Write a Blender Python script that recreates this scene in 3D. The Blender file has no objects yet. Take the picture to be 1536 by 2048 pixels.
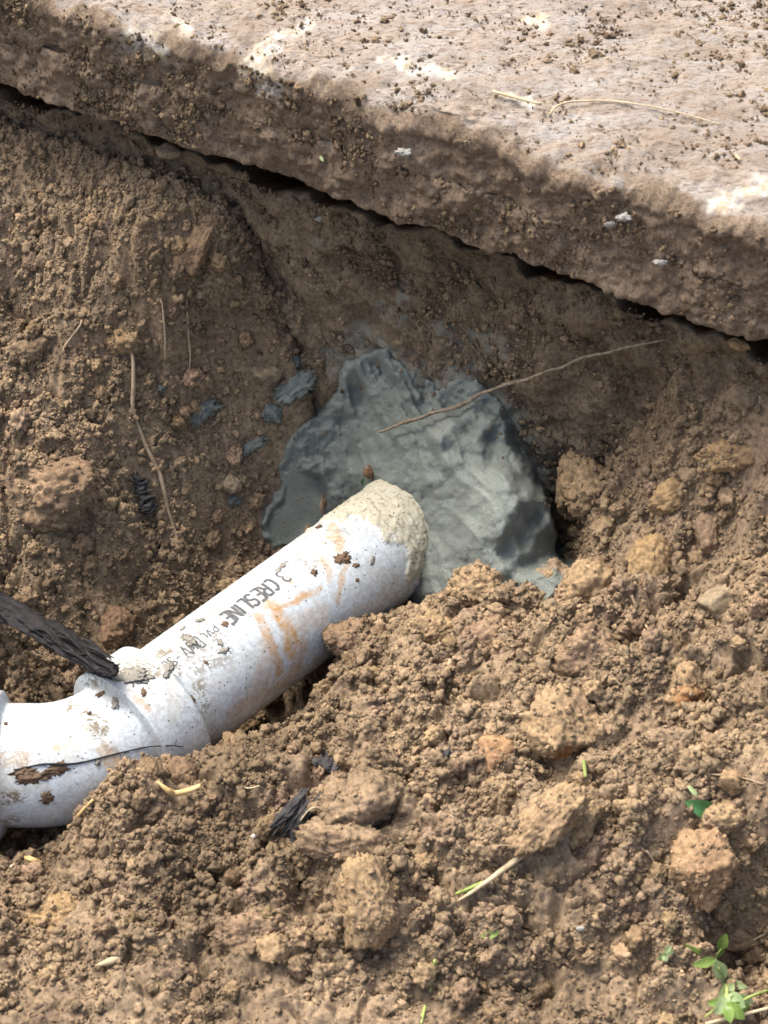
import bpy, bmesh, math, random
import numpy as np
from mathutils import Vector, Matrix, Euler
import mathutils.noise as mnoise

random.seed(7)
RNG = np.random.default_rng(11)
SC = bpy.context.scene
COL = SC.collection

# ------------------------------------------------------------------ camera
DIST, PITCH = 1.9, math.radians(45.0)
PXM = 0.378e-3                                   # metres per photo pixel at the pipe
CAM = Vector((0.0, -DIST * math.cos(PITCH), DIST * math.sin(PITCH)))
cam_d = bpy.data.cameras.new('camera')
cam = bpy.data.objects.new('camera', cam_d)
COL.objects.link(cam)
cam.location = CAM
cam.rotation_euler = (math.pi / 2 - PITCH, 0, 0)
cam_d.sensor_fit = 'VERTICAL'
cam_d.sensor_height = 36.0
cam_d.lens = 36.0 * DIST / (2048 * PXM)
cam_d.clip_start, cam_d.clip_end = 0.05, 100.0
cam_d.dof.use_dof = True
cam_d.dof.focus_distance = 1.93
cam_d.dof.aperture_fstop = 20.0
SC.camera = cam

# ------------------------------------------------------------------ sky, sun, exposure
SUN_EL, SUN_AZ = math.radians(62), math.radians(-53)     # azimuth from +Y towards +X
to_sun = Vector((math.sin(SUN_AZ) * math.cos(SUN_EL), math.cos(SUN_AZ) * math.cos(SUN_EL), math.sin(SUN_EL)))
world = bpy.data.worlds.new('World')
SC.world = world
world.use_nodes = True
wn = world.node_tree
sky = wn.nodes.new('ShaderNodeTexSky')
sky.sky_type = 'NISHITA'
sky.sun_disc = False
sky.sun_elevation = SUN_EL
sky.sun_rotation = SUN_AZ
sky.air_density, sky.dust_density, sky.ozone_density = 1.0, 8.0, 0.0
bg = wn.nodes['Background']
bg.inputs['Strength'].default_value = 0.15
wn.links.new(sky.outputs[0], bg.inputs['Color'])
sun_d = bpy.data.lights.new('sun', 'SUN')
sun_d.energy = 1.7
sun_d.angle = math.radians(32.0)
sun_d.color = (1.0, 0.97, 0.91)
sun = bpy.data.objects.new('sun', sun_d)
COL.objects.link(sun)
sun.location = (0, 2, 4)
sun.rotation_euler = to_sun.to_track_quat('Z', 'Y').to_euler()
SC.view_settings.view_transform = 'Standard'
SC.view_settings.look = 'None'
SC.view_settings.gamma = 1.0
SC.view_settings.use_curve_mapping = False
SC.view_settings.exposure = 1.2
SC.cycles.max_bounces = 6

# ------------------------------------------------------------------ helpers: numbers
R2 = math.sqrt(0.5)
def ray(px, py):
    u, v = (px - 768) * PXM, (1024 - py) * PXM
    return np.array([u, v * R2, v * R2]) - np.array(CAM)
def at(px, py, z):
    d = ray(px, py); c = np.array(CAM)
    return c + d * ((z - c[2]) / d[2])
ZB = 0.27                                                # underside of the slab
EDGE = at(1536, 688, ZB) - at(0, 166, ZB); EDGE = EDGE / np.linalg.norm(EDGE)      # along the slab edge
NRM = np.array([EDGE[1], -EDGE[0], 0.0])                 # out of the wall, towards the trench
ZT = ZB + 0.092
W0 = at(768, 427, ZB) - NRM * 0.024                      # a point of the wall plane
W0[2] = 0.0
def atwall(px, py, off=0.0):
    d = ray(px, py); c = np.array(CAM)
    return c + d * ((np.dot(W0 + NRM * off - c, NRM)) / np.dot(d, NRM))
def ndist(x, y):                                         # distance out of the wall plane
    return (x - W0[0]) * NRM[0] + (y - W0[1]) * NRM[1]
def atslab(px, py):
    return at(px, py, ZT)

def _h(ix, iy, iz, seed):
    n = (ix.astype(np.int64) * 374761393 + iy.astype(np.int64) * 668265263 + iz.astype(np.int64) * 2147483647 + seed * 974634777) & 0xFFFFFFFF
    n = ((n ^ (n >> 13)) * 1274126177) & 0xFFFFFFFF
    n = ((n ^ (n >> 16)) * 2246822519) & 0xFFFFFFFF
    return (n ^ (n >> 15)) & 0xFFFFFFFF
def rnd(ix, iy, iz, seed):
    return _h(ix, iy, iz, seed) / 4294967295.0
def noise2(x, y, seed=0):                                # gradient noise, about -1..1
    ix, iy = np.floor(x), np.floor(y)
    fx, fy = x - ix, y - iy
    u = fx * fx * fx * (fx * (fx * 6 - 15) + 10); v = fy * fy * fy * (fy * (fy * 6 - 15) + 10)
    z = np.zeros_like(ix)
    def g(dx, dy):
        a = rnd(ix + dx, iy + dy, z, seed) * 2 * math.pi
        return np.cos(a) * (fx - dx) + np.sin(a) * (fy - dy)
    return 1.5 * ((g(0, 0) * (1 - u) + g(1, 0) * u) * (1 - v) + (g(0, 1) * (1 - u) + g(1, 1) * u) * v)
def fbm2(x, y, oct=4, seed=0, gain=0.5):
    s, a = 0.0, 1.0
    for i in range(oct):
        s = s + a * noise2(x * 2.03 ** i + 17.3 * i, y * 2.03 ** i - 9.1 * i, seed + i); a *= gain
    return s
def lumps2(x, y, seed=0, fill=0.8):                      # rounded lumps of uneven height, 0..1
    ix, iy = np.floor(x), np.floor(y)
    z = np.zeros_like(ix); best = np.zeros_like(x)
    for dx in (-1, 0, 1):
        for dy in (-1, 0, 1):
            cx, cy = ix + dx, iy + dy
            jx, jy = cx + rnd(cx, cy, z, seed), cy + rnd(cx, cy, z, seed + 1)
            r = 0.45 + 0.5 * rnd(cx, cy, z, seed + 2)
            a = np.where(rnd(cx, cy, z, seed + 3) < fill, 0.35 + 0.65 * rnd(cx, cy, z, seed + 4), 0)
            d2 = ((x - jx) ** 2 + (y - jy) ** 2) / (r * r)
            best = np.maximum(best, a * np.sqrt(np.clip(1 - d2, 0, 1)))
    return best
def sstep(a, b, x):
    t = np.clip((x - a) / (b - a), 0, 1)
    return t * t * (3 - 2 * t)
def segdist(x, y, pts):                                  # distance to a polyline in the plane
    d = np.full(np.shape(x), 1e9)
    for (ax, ay), (bx, by) in zip(pts[:-1], pts[1:]):
        vx, vy = bx - ax, by - ay
        t = np.clip(((x - ax) * vx + (y - ay) * vy) / (vx * vx + vy * vy + 1e-12), 0, 1)
        d = np.minimum(d, np.hypot(x - ax - t * vx, y - ay - t * vy))
    return d

# ------------------------------------------------------------------ helpers: objects
def mesh_np(name, V, F, smooth=True):
    me = bpy.data.meshes.new(name)
    V = np.asarray(V, dtype=np.float32); F = np.asarray(F, dtype=np.int32)
    n, k = F.shape
    me.vertices.add(len(V)); me.vertices.foreach_set('co', V.ravel())
    me.loops.add(n * k); me.loops.foreach_set('vertex_index', F.ravel())
    me.polygons.add(n)
    me.polygons.foreach_set('loop_start', np.arange(0, n * k, k, dtype=np.int32))
    me.polygons.foreach_set('use_smooth', np.full(n, smooth, dtype=bool))
    me.update(calc_edges=True)
    return me
def grid_faces(nu, nv, wrap_v=False):
    i = np.arange(nu - 1)[:, None]; j = np.arange(nv if wrap_v else nv - 1)[None, :]
    j2 = (j + 1) % nv
    f = np.stack([i * nv + j, (i + 1) * nv + j, (i + 1) * nv + j2, i * nv + j2], -1)
    return f.reshape(-1, 4)
def attr(me, name, vals):
    a = me.attributes.new(name, 'FLOAT', 'POINT')
    a.data.foreach_set('value', np.asarray(vals, dtype=np.float32).ravel())
def obj(name, me, mat=None, parent=None, label=None, cat=None, group=None, kind=None, loc=None):
    o = bpy.data.objects.new(name, me)
    COL.objects.link(o)
    if mat is not None and me is not None and not me.materials:
        me.materials.append(mat)
    if parent is not None:
        o.parent = parent
    for k, v in (('label', label), ('category', cat), ('group', group), ('kind', kind)):
        if v: o[k] = v
    if loc is not None: o.location = loc
    return o

# ------------------------------------------------------------------ helpers: materials
class NT:
    def __init__(s, name):
        s.m = bpy.data.materials.new(name); s.m.use_nodes = True
        s.t = s.m.node_tree; s.n = s.t.nodes; s.b = s.n['Principled BSDF']; s.out = s.n['Material Output']
        s.pos = s.n.new('ShaderNodeNewGeometry').outputs['Position']
    def link(s, a, b): s.t.links.new(a, b)
    def put(s, sock, v):
        if isinstance(v, bpy.types.NodeSocket): s.link(v, sock)
        else: sock.default_value = v
    def noise(s, scale, detail=4, rough=0.6, vec=None, dist=0.0):
        n = s.n.new('ShaderNodeTexNoise'); s.link(vec or s.pos, n.inputs['Vector'])
        n.inputs['Scale'].default_value = scale; n.inputs['Detail'].default_value = detail
        n.inputs['Roughness'].default_value = rough; n.inputs['Distortion'].default_value = dist
        return n.outputs['Fac']
    def vor(s, scale, feat='F1', vec=None, out='Distance'):
        n = s.n.new('ShaderNodeTexVoronoi'); s.link(vec or s.pos, n.inputs['Vector'])
        n.inputs['Scale'].default_value = scale; n.feature = feat
        return n.outputs[out]
    def ramp(s, fac, stops):
        r = s.n.new('ShaderNodeValToRGB'); s.link(fac, r.inputs[0])
        e = r.color_ramp.elements
        while len(e) < len(stops): e.new(0.5)
        for q, (p, c) in zip(e, stops):
            q.position = p; q.color = (c, c, c, 1) if not isinstance(c, tuple) else (*c, 1)
        return r.outputs[0]
    def math(s, op, a, b=0.0, clamp=False):
        m = s.n.new('ShaderNodeMath'); m.operation = op; m.use_clamp = clamp
        s.put(m.inputs[0], a); s.put(m.inputs[1], b)
        return m.outputs[0]
    def mix(s, fac, a, b, blend='MIX'):
        m = s.n.new('ShaderNodeMix'); m.data_type = 'RGBA'; m.blend_type = blend
        s.put(m.inputs['Factor'], fac)
        for k, v in ((6, a), (7, b)):
            s.put(m.inputs[k], v if isinstance(v, bpy.types.NodeSocket) else (*v, 1))
        return m.outputs[2]
    def attr(s, name, inst=False):
        a = s.n.new('ShaderNodeAttribute'); a.attribute_name = name
        a.attribute_type = 'INSTANCER' if inst else 'GEOMETRY'
        return a.outputs['Fac']
    def bump(s, h, strength=0.5, dist=0.001, prev=None):
        b = s.n.new('ShaderNodeBump'); s.link(h, b.inputs['Height'])
        b.inputs['Strength'].default_value = strength; b.inputs['Distance'].default_value = dist
        if prev is not None: s.link(prev, b.inputs['Normal'])
        return b.outputs[0]
    def done(s, col, rough=0.95, spec=0.15, normal=None):
        s.put(s.b.inputs['Base Color'], col if isinstance(col, bpy.types.NodeSocket) else (*col, 1))
        s.put(s.b.inputs['Roughness'], rough)
        s.b.inputs['Specular IOR Level'].default_value = spec
        if normal is not None: s.link(normal, s.b.inputs['Normal'])
        return s.m

def soil_colour(q):
    big = q.noise(7, 3, 0.6)
    col = q.ramp(big, [(0.30, (0.112, 0.084, 0.055)), (0.45, (0.174, 0.129, 0.085)), (0.58, (0.230, 0.173, 0.114)), (0.72, (0.192, 0.141, 0.097))])
    mid = q.noise(34, 4, 0.65)
    col = q.mix(q.ramp(mid, [(0.56, 0.0), (0.70, 0.55)]), col, (0.275, 0.206, 0.126))
    mid2 = q.noise(27, 4, 0.6, dist=0.6)
    col = q.mix(q.ramp(mid2, [(0.58, 0.0), (0.70, 0.6)]), col, (0.20, 0.138, 0.105))
    mid3 = q.noise(45, 5, 0.7, dist=0.3)
    col = q.mix(q.ramp(mid3, [(0.30, 0.65), (0.42, 0.0)]), col, (0.07, 0.052, 0.039))
    fine = q.noise(260, 4, 0.75)
    col = q.mix(1.0, col, q.ramp(fine, [(0.28, 0.42), (0.5, 0.98), (0.72, 1.5)]), 'MULTIPLY')
    return col
def soil_mat(name, mode):
    q = NT(name)
    col = soil_colour(q)
    if mode == 'inst':
        t = q.attr('tint', True)
        col = q.mix(1.0, col, q.ramp(t, [(0.0, (0.5, 0.49, 0.48)), (0.3, (0.85, 0.85, 0.84)), (0.6, (1.06, 1.05, 1.02)), (0.9, (1.28, 1.25, 1.15)), (1.0, (1.6, 1.5, 1.4))]), 'MULTIPLY')
    if mode == 'object':
        oi = q.n.new('ShaderNodeObjectInfo')
        col = q.mix(1.0, col, oi.outputs['Color'], 'MULTIPLY')
    nb = q.bump(q.noise(900, 4, 0.7), 0.6, 0.0006)
    nb = q.bump(q.noise(330, 4, 0.7), 0.5, 0.0012, nb)
    return q.done(col, 0.96, 0.12, nb)
def rust_clod(name, cx, cz, r):
    m = soil_mat(name, 'object'); t = m.node_tree; b = t.nodes['Principled BSDF']
    src = b.inputs['Base Color'].links[0].from_socket
    tc = t.nodes.new('ShaderNodeTexCoord'); vm = t.nodes.new('ShaderNodeVectorMath'); vm.operation = 'DISTANCE'
    nz = t.nodes.new('ShaderNodeTexNoise'); nz.inputs['Scale'].default_value = 160
    ad = t.nodes.new('ShaderNodeVectorMath'); ad.operation = 'MULTIPLY_ADD'
    t.links.new(nz.outputs['Color'], ad.inputs[0]); ad.inputs[1].default_value = (r, r, r); t.links.new(tc.outputs['Object'], ad.inputs[2])
    t.links.new(ad.outputs[0], vm.inputs[0]); vm.inputs[1].default_value = (cx + r / 2, -r + r / 2, cz + r / 2)
    rp = t.nodes.new('ShaderNodeMapRange'); t.links.new(vm.outputs['Value'], rp.inputs[0])
    rp.inputs[1].default_value = r * 1.3; rp.inputs[2].default_value = r * .5; rp.inputs[3].default_value = 0; rp.inputs[4].default_value = .9
    mx = t.nodes.new('ShaderNodeMix'); mx.data_type = 'RGBA'
    t.links.new(rp.outputs[0], mx.inputs['Factor']); t.links.new(src, mx.inputs[6]); mx.inputs[7].default_value = (.26, .115, .04, 1)
    t.links.new(mx.outputs[2], b.inputs['Base Color'])
    return m
M_ground = soil_mat('soil', 'none')
M_crumb = soil_mat('soil_crumb', 'inst')
M_clod = soil_mat('soil_clod', 'object')

def mat_slab():
    q = NT('muddy_concrete')
    n1 = q.noise(9, 5, 0.65, dist=0.4)
    st = q.n.new('ShaderNodeMapping'); q.link(q.pos, st.inputs['Vector'])
    st.inputs['Rotation'].default_value = (0, 0, 0.2); st.inputs['Scale'].default_value = (0.45, 1.6, 1)
    n2 = q.noise(38, 6, 0.72, vec=st.outputs[0], dist=0.5)
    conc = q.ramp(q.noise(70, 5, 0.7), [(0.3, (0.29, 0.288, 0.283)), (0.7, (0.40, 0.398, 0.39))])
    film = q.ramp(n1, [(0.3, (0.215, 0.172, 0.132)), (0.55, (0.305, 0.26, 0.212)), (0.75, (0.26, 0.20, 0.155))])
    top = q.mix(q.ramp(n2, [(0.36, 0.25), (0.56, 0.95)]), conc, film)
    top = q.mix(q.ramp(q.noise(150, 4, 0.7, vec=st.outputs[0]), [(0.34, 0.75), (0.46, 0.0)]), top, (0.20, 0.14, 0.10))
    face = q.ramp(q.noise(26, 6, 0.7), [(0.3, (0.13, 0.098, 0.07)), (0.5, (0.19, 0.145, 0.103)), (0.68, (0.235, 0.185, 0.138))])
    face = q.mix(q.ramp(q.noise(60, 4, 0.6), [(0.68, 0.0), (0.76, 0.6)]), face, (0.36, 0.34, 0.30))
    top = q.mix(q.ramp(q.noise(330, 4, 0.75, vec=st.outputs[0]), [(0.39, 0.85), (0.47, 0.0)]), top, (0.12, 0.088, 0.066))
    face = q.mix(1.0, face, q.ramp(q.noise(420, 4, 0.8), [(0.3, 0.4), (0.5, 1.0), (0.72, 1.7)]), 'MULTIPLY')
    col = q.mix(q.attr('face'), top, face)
    lime = q.ramp(q.noise(120, 4, 0.7), [(0.35, (0.40, 0.33, 0.21)), (0.6, (0.52, 0.51, 0.48))])
    lf = q.math('MULTIPLY', q.attr('lime'), q.ramp(q.noise(90, 5, 0.75), [(0.34, 0.15), (0.52, 1.0)]))
    col = q.mix(lf, col, lime)
    nb = q.bump(q.noise(420, 5, 0.8), 0.9, 0.0022)
    nb = q.bump(n2, 0.6, 0.002, nb)
    return q.done(col, 0.88, 0.2, nb)
M_slab = mat_slab()

def mat_wall():
    q = NT('damp_cut_earth')
    st = q.n.new('ShaderNodeMapping'); q.link(q.pos, st.inputs['Vector'])
    st.inputs['Scale'].default_value = (1, 1, 0.45)
    c = q.ramp(q.noise(16, 6, 0.7, vec=st.outputs[0]), [(0.28, (0.088, 0.067, 0.046)), (0.5, (0.16, 0.124, 0.083)), (0.66, (0.21, 0.168, 0.114)), (0.8, (0.135, 0.094, 0.068))])
    c = q.mix(q.ramp(q.noise(33, 5, 0.65, dist=0.5), [(0.60, 0.0), (0.70, 0.55)]), c, (0.215, 0.165, 0.10))
    c = q.mix(1.0, c, q.ramp(q.noise(330, 4, 0.8), [(0.3, 0.4), (0.5, 1.0), (0.72, 1.7)]), 'MULTIPLY')
    m = q.math('MULTIPLY', q.attr('smear'), q.ramp(q.noise(75, 5, 0.7), [(0.40, 0.0), (0.56, 0.9)]))
    c = q.mix(m, c, (0.205, 0.21, 0.178))
    nb = q.bump(q.noise(480, 4, 0.8), 0.9, 0.002)
    return q.done(c, 0.93, 0.15, nb)
M_wall = mat_wall()

def mat_mortar(name='fresh_mortar', dark=0.56):
    q = NT(name)
    c = q.ramp(q.noise(22, 5, 0.6), [(0.3, (0.225 * dark, 0.258 * dark, 0.232 * dark)), (0.52, (0.285 * dark, 0.328 * dark, 0.298 * dark)), (0.72, (0.345 * dark, 0.385 * dark, 0.35 * dark))])
    c = q.mix(1.0, c, q.ramp(q.noise(620, 3, 0.7), [(0.3, 0.75), (0.5, 1.0), (0.75, 1.2)]), 'MULTIPLY')
    c = q.mix(q.ramp(q.noise(40, 5, 0.7), [(0.62, 0.0), (0.72, 0.5)]), c, (0.20, 0.17, 0.13))
    c = q.mix(q.ramp(q.noise(13, 4, 0.6, dist=0.5), [(0.5, 0.0), (0.68, 0.5)]), c, (0.115, 0.13, 0.116))
    nb = q.bump(q.noise(650, 4, 0.75), 0.9, 0.0012)
    nb = q.bump(q.noise(200, 4, 0.65), 0.5, 0.0018, nb)
    return q.done(c, 0.66, 0.35, nb)
M_mortar = mat_mortar()
M_dull = mat_mortar('dull_mortar', 0.5)

def mat_pvc():
    q = NT('white_pvc')
    base = q.ramp(q.noise(14, 3, 0.5), [(0.35, (0.44, 0.51, 0.565)), (0.7, (0.50, 0.565, 0.61))])
    haze = q.ramp(q.noise(28, 6, 0.7, dist=0.8), [(0.44, 0.0), (0.66, 0.5)])
    c = q.mix(haze, base, (0.40, 0.365, 0.285))
    sn = q.noise(85, 6, 0.75, dist=1.2)
    c = q.mix(q.math('MULTIPLY', q.attr('stain'), q.ramp(sn, [(0.30, 0.1), (0.58, 1.0)]), True), c, (0.38, 0.225, 0.085))
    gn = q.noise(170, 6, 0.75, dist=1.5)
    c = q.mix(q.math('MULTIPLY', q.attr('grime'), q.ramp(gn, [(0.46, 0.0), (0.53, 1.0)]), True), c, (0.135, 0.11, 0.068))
    cr = q.mix(q.ramp(q.noise(230, 5, 0.75, dist=0.8), [(0.36, 0.0), (0.46, 1.0)]), (0.12, 0.11, 0.07), (0.38, 0.365, 0.285))
    c = q.mix(q.math('MULTIPLY', q.attr('crust'), q.ramp(q.noise(120, 5, 0.75), [(0.25, 0.45), (0.45, 1.0)]), True), c, cr)
    spot = q.ramp(q.vor(210), [(0.10, 1.0), (0.17, 0.0)])
    keep = q.ramp(q.noise(60, 3, 0.6), [(0.42, 0.0), (0.47, 1.0)])
    c = q.mix(q.math('MULTIPLY', spot, keep), c, (0.07, 0.05, 0.036))
    spot2 = q.ramp(q.vor(480), [(0.10, 1.0), (0.16, 0.0)])
    keep2 = q.ramp(q.noise(35, 3, 0.6), [(0.40, 0.0), (0.48, 0.9)])
    c = q.mix(q.math('MULTIPLY', spot2, keep2), c, (0.11, 0.078, 0.05))
    rough = q.math('ADD', 0.36, q.math('MULTIPLY', q.math('ADD', q.attr('crust'), q.attr('grime')), 0.4), True)
    nb = q.bump(q.noise(300, 3, 0.6), 0.06, 0.0005)
    return q.done(c, rough, 0.35, nb)
M_pvc = mat_pvc()
def simple(name, stops, scale, rough=0.85, spec=0.2, stretch=None, bump=0.5, bscale=400):
    q = NT(name); v = None
    if stretch:
        tc = q.n.new('ShaderNodeTexCoord')
        st = q.n.new('ShaderNodeMapping'); q.link(tc.outputs['Object'], st.inputs['Vector'])
        st.inputs['Scale'].default_value = stretch; v = st.outputs[0]
    c = q.ramp(q.noise(scale, 5, 0.7, vec=v), stops)
    nb = q.bump(q.noise(bscale, 4, 0.7, vec=v), bump, 0.001)
    return q.done(c, rough, spec, nb)
M_ink = simple('faded_black_ink', [(0.35, (0.05, 0.055, 0.06)), (0.62, (0.11, 0.115, 0.12)), (0.75, (0.4, 0.4, 0.4))], 420, 0.6, 0.2, bump=0.0)
M_mud = simple('wet_mud', [(0.3, (0.07, 0.045, 0.03)), (0.7, (0.17, 0.115, 0.075))], 180, 0.8)
M_greydab = simple('grey_mortar_dab', [(0.3, (0.15, 0.145, 0.125)), (0.7, (0.27, 0.26, 0.225))], 200, 0.85)
M_char = simple('charred_wood', [(0.3, (0.006, 0.006, 0.007)), (0.55, (0.013, 0.0125, 0.014)), (0.75, (0.04, 0.036, 0.034))], 160, 0.75, 0.25, bump=0.9)
M_bark = simple('charcoal_bark', [(0.3, (0.022, 0.022, 0.024)), (0.7, (0.075, 0.072, 0.072))], 160, 0.9, 0.1, bump=0.8)
M_twig = simple('grey_twig', [(0.35, (0.10, 0.08, 0.055)), (0.65, (0.27, 0.225, 0.165))], 260, 0.85)
M_root = simple('pale_root', [(0.3, (0.20, 0.145, 0.095)), (0.7, (0.36, 0.29, 0.205))], 90, 0.9)
M_straw = simple('dry_straw', [(0.3, (0.33, 0.20, 0.075)), (0.55, (0.50, 0.36, 0.16)), (0.75, (0.58, 0.47, 0.25))], 45, 0.7)
M_paler = simple('bleached_straw', [(0.3, (0.36, 0.29, 0.18)), (0.7, (0.52, 0.45, 0.31))], 70, 0.75)
M_stem = simple('green_stem', [(0.3, (0.19, 0.27, 0.07)), (0.7, (0.36, 0.42, 0.15))], 60, 0.6)
M_chip = simple('pale_stone_chip', [(0.3, (0.18, 0.175, 0.16)), (0.6, (0.34, 0.33, 0.31))], 150, 0.85)
M_greystone = simple('grey_green_stone', [(0.3, (0.20, 0.205, 0.185)), (0.7, (0.31, 0.31, 0.275))], 90, 0.9)
def mat_leaf(name, a, b):
    q = NT(name)
    c = q.ramp(q.noise(130, 3, 0.6), [(0.3, a), (0.7, b)])
    q.done(c, 0.5, 0.35)
    tr = q.n.new('ShaderNodeBsdfTranslucent'); q.link(c, tr.inputs['Color'])
    ms = q.n.new('ShaderNodeMixShader'); ms.inputs[0].default_value = 0.3
    q.link(q.b.outputs[0], ms.inputs[1]); q.link(tr.outputs[0], ms.inputs[2]); q.link(ms.outputs[0], q.out.inputs['Surface'])
    return q.m
M_leaf = mat_leaf('young_leaf', (0.15, 0.26, 0.05), (0.27, 0.38, 0.10))
M_leafpale = mat_leaf('pale_leaf', (0.25, 0.36, 0.16), (0.38, 0.47, 0.24))
M_leafdeep = mat_leaf('deep_leaf', (0.04, 0.14, 0.045), (0.09, 0.23, 0.08))

# ------------------------------------------------------------------ pipe axis
RP = 0.0426
def axis_pt(px, py):                                     # on the pipe axis level
    return at(px, py, 0.0)
P_far = axis_pt(812, 1060); P_hub = axis_pt(324, 1417)
DIRP = (P_hub - P_far); LENP = np.linalg.norm(DIRP); DIRP = DIRP / LENP       # towards the elbow
P_in = P_far - DIRP * 0.10                               # buried in mortar and wall
HUB_L = 0.038
E0 = P_hub + DIRP * HUB_L                                # bend starts
ang0 = math.atan2(DIRP[1], DIRP[0])
BEND_R, TURN = 0.080, math.radians(-46)
side = np.array([-DIRP[1], DIRP[0], 0]) * (-1)           # centre of the bend lies on this side
Cb = E0 + side * BEND_R
path = [P_in, E0]
bend_pts = []
for k in range(33):
    a = TURN * k / 32
    c, s = math.cos(a), math.sin(a)
    v = -side * BEND_R
    bend_pts.append(Cb + np.array([c * v[0] - s * v[1], s * v[0] + c * v[1], 0]))
ca, sa = math.cos(TURN), math.sin(TURN)
DIR2 = np.array([ca * DIRP[0] - sa * DIRP[1], sa * DIRP[0] + ca * DIRP[1], 0])
E1 = bend_pts[-1] + DIR2 * .018; H1 = E1 + DIR2 * HUB_L; P_out = H1 + DIR2 * 0.8
AXIS2D = [tuple(P_in[:2])] + [tuple(p[:2]) for p in [E0] + bend_pts[4::4]] + [tuple(P_out[:2])]

# ------------------------------------------------------------------ ground
ctrl = []
def C(px, py, z): ctrl.append(at(px, py, z))
def CW(px, py, off=0.004): ctrl.append(atwall(px, py, off))
for a in [(-150, 175), (0, 225), (200, 305), (400, 385), (475, 455), (555, 585), (610, 680)]: CW(*a)
for a in [(0, 600, .128), (0, 780, .085), (0, 900, .055), (0, 1100, .006), (0, 1250, -.03), (60, 1370, -.055), (-200, 700, .12), (-200, 1200, .0), (-200, 1500, -.05),
          (250, 500, .185), (250, 600, .14), (250, 780, .085), (250, 900, .05), (250, 1080, .0), (250, 1290, -.052), (130, 1180, -.015), (120, 960, .055),
          (450, 560, .16), (450, 700, .10), (450, 820, .05), (450, 930, .01), (450, 1060, -.035), (420, 1160, -.055),
          (560, 760, .075), (560, 860, .03), (560, 960, -.02), (540, 1060, -.05), (620, 860, .0), (640, 960, -.05), (700, 1000, -.075),
          (900, 1250, -.085), (1000, 1180, -.07), (1080, 1110, -.05),
          # crest of the spoil in front of pipe and mortar
          (1130, 1062, .050), (1040, 1112, .034), (960, 1138, .026), (890, 1165, .018), (820, 1228, .010), (760, 1250, .014), (690, 1250, .026), (620, 1300, .026),
          (585, 1395, -.06), (630, 1380, -.02), (525, 1430, -.055), (500, 1480, -.02), (440, 1495, .008), (370, 1525, .02), (300, 1535, .03), (235, 1515, .046), (190, 1570, .03), (150, 1615, .004),
          (110, 1655, -.055), (0, 1668, -.055), (-150, 1660, -.05), (40, 1725, -.025), (150, 1700, -.002), (-150, 1750, -.02),
          (200, 1770, .02), (450, 1620, .034), (665, 1425, .03), (700, 1520, .045), (700, 1700, .05), (450, 1800, .032), (600, 1850, .04), (780, 1900, .032),
          (900, 1250, .05), (900, 1450, .055), (1000, 1300, .066), (1000, 1600, .058), (1000, 1800, .04), (1200, 1200, .082), (1200, 1450, .08), (1200, 1700, .062), (1200, 1850, .03),
          (1300, 1000, .098), (1400, 1250, .108), (1500, 1450, .10), (1500, 1650, .085), (1430, 1760, .055), (1500, 1860, .022), (1400, 1950, .016), (1000, 1950, .02), (1400, 880, .145), (1450, 1000, .13), (1536, 1150, .135),
          (1520, 800, .20), (1700, 900, .21), (1700, 1300, .14), (1700, 1700, .09), (1700, 2000, .03),
          (768, 2048, .02), (300, 2000, .015), (0, 1950, .01), (-150, 2000, .005), (300, 2250, .01), (1000, 2250, .012), (1500, 2250, .01), (0, 2300, .01), (1750, 2300, .02), (-200, 2300, .01)]: C(*a)
for a in [(1150, 1010), (1190, 935), (1240, 905), (1290, 870), (1322, 820), (1345, 720), (1400, 720), (1480, 748), (1600, 790), (1750, 850)]: CW(*a)
for t in (0.03, 0.12, 0.2, 0.3, 0.36):
    p = P_far + DIRP * t; ctrl.append(np.array([p[0], p[1], -.068]))
ctrl = np.array(ctrl)
def tps_fit(P, lam=2e-4):
    n = len(P); d = np.linalg.norm(P[:, None, :2] - P[None, :, :2], axis=2)
    K = np.where(d > 0, d * d * np.log(d + 1e-12), 0) + lam * np.eye(n)
    Q = np.c_[np.ones(n), P[:, :2]]
    A = np.block([[K, Q], [Q.T, np.zeros((3, 3))]])
    return np.linalg.solve(A, np.r_[P[:, 2], 0, 0, 0])
TW = tps_fit(ctrl)
def tps(x, y):
    s = TW[-3] + TW[-2] * x + TW[-1] * y
    for (cx, cy, _), w in zip(ctrl, TW[:-3]):
        r2 = (x - cx) ** 2 + (y - cy) ** 2 + 1e-14
        s = s + w * 0.5 * r2 * np.log(r2)
    return s
GX0, GX1, GY0, GY1, GS = -0.42, 0.42, -0.76, 0.36, 0.0013
def stretch_axis(a, b, st, far):
    core = np.arange(a, b + st / 2, st); out = []; g = st
    p = b
    while p < far: g *= 1.35; p += g; out.append(p)
    lo = []; g = st; p = a
    while p > -far: g *= 1.35; p -= g; lo.append(p)
    return np.r_[np.array(lo[::-1]), core, np.array(out)], len(lo), len(core)
gx, gx_lo, gx_n = stretch_axis(GX0, GX1, GS, 8.0)
gy, gy_lo, gy_n = stretch_axis(GY0, GY1, GS, 8.0)
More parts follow.
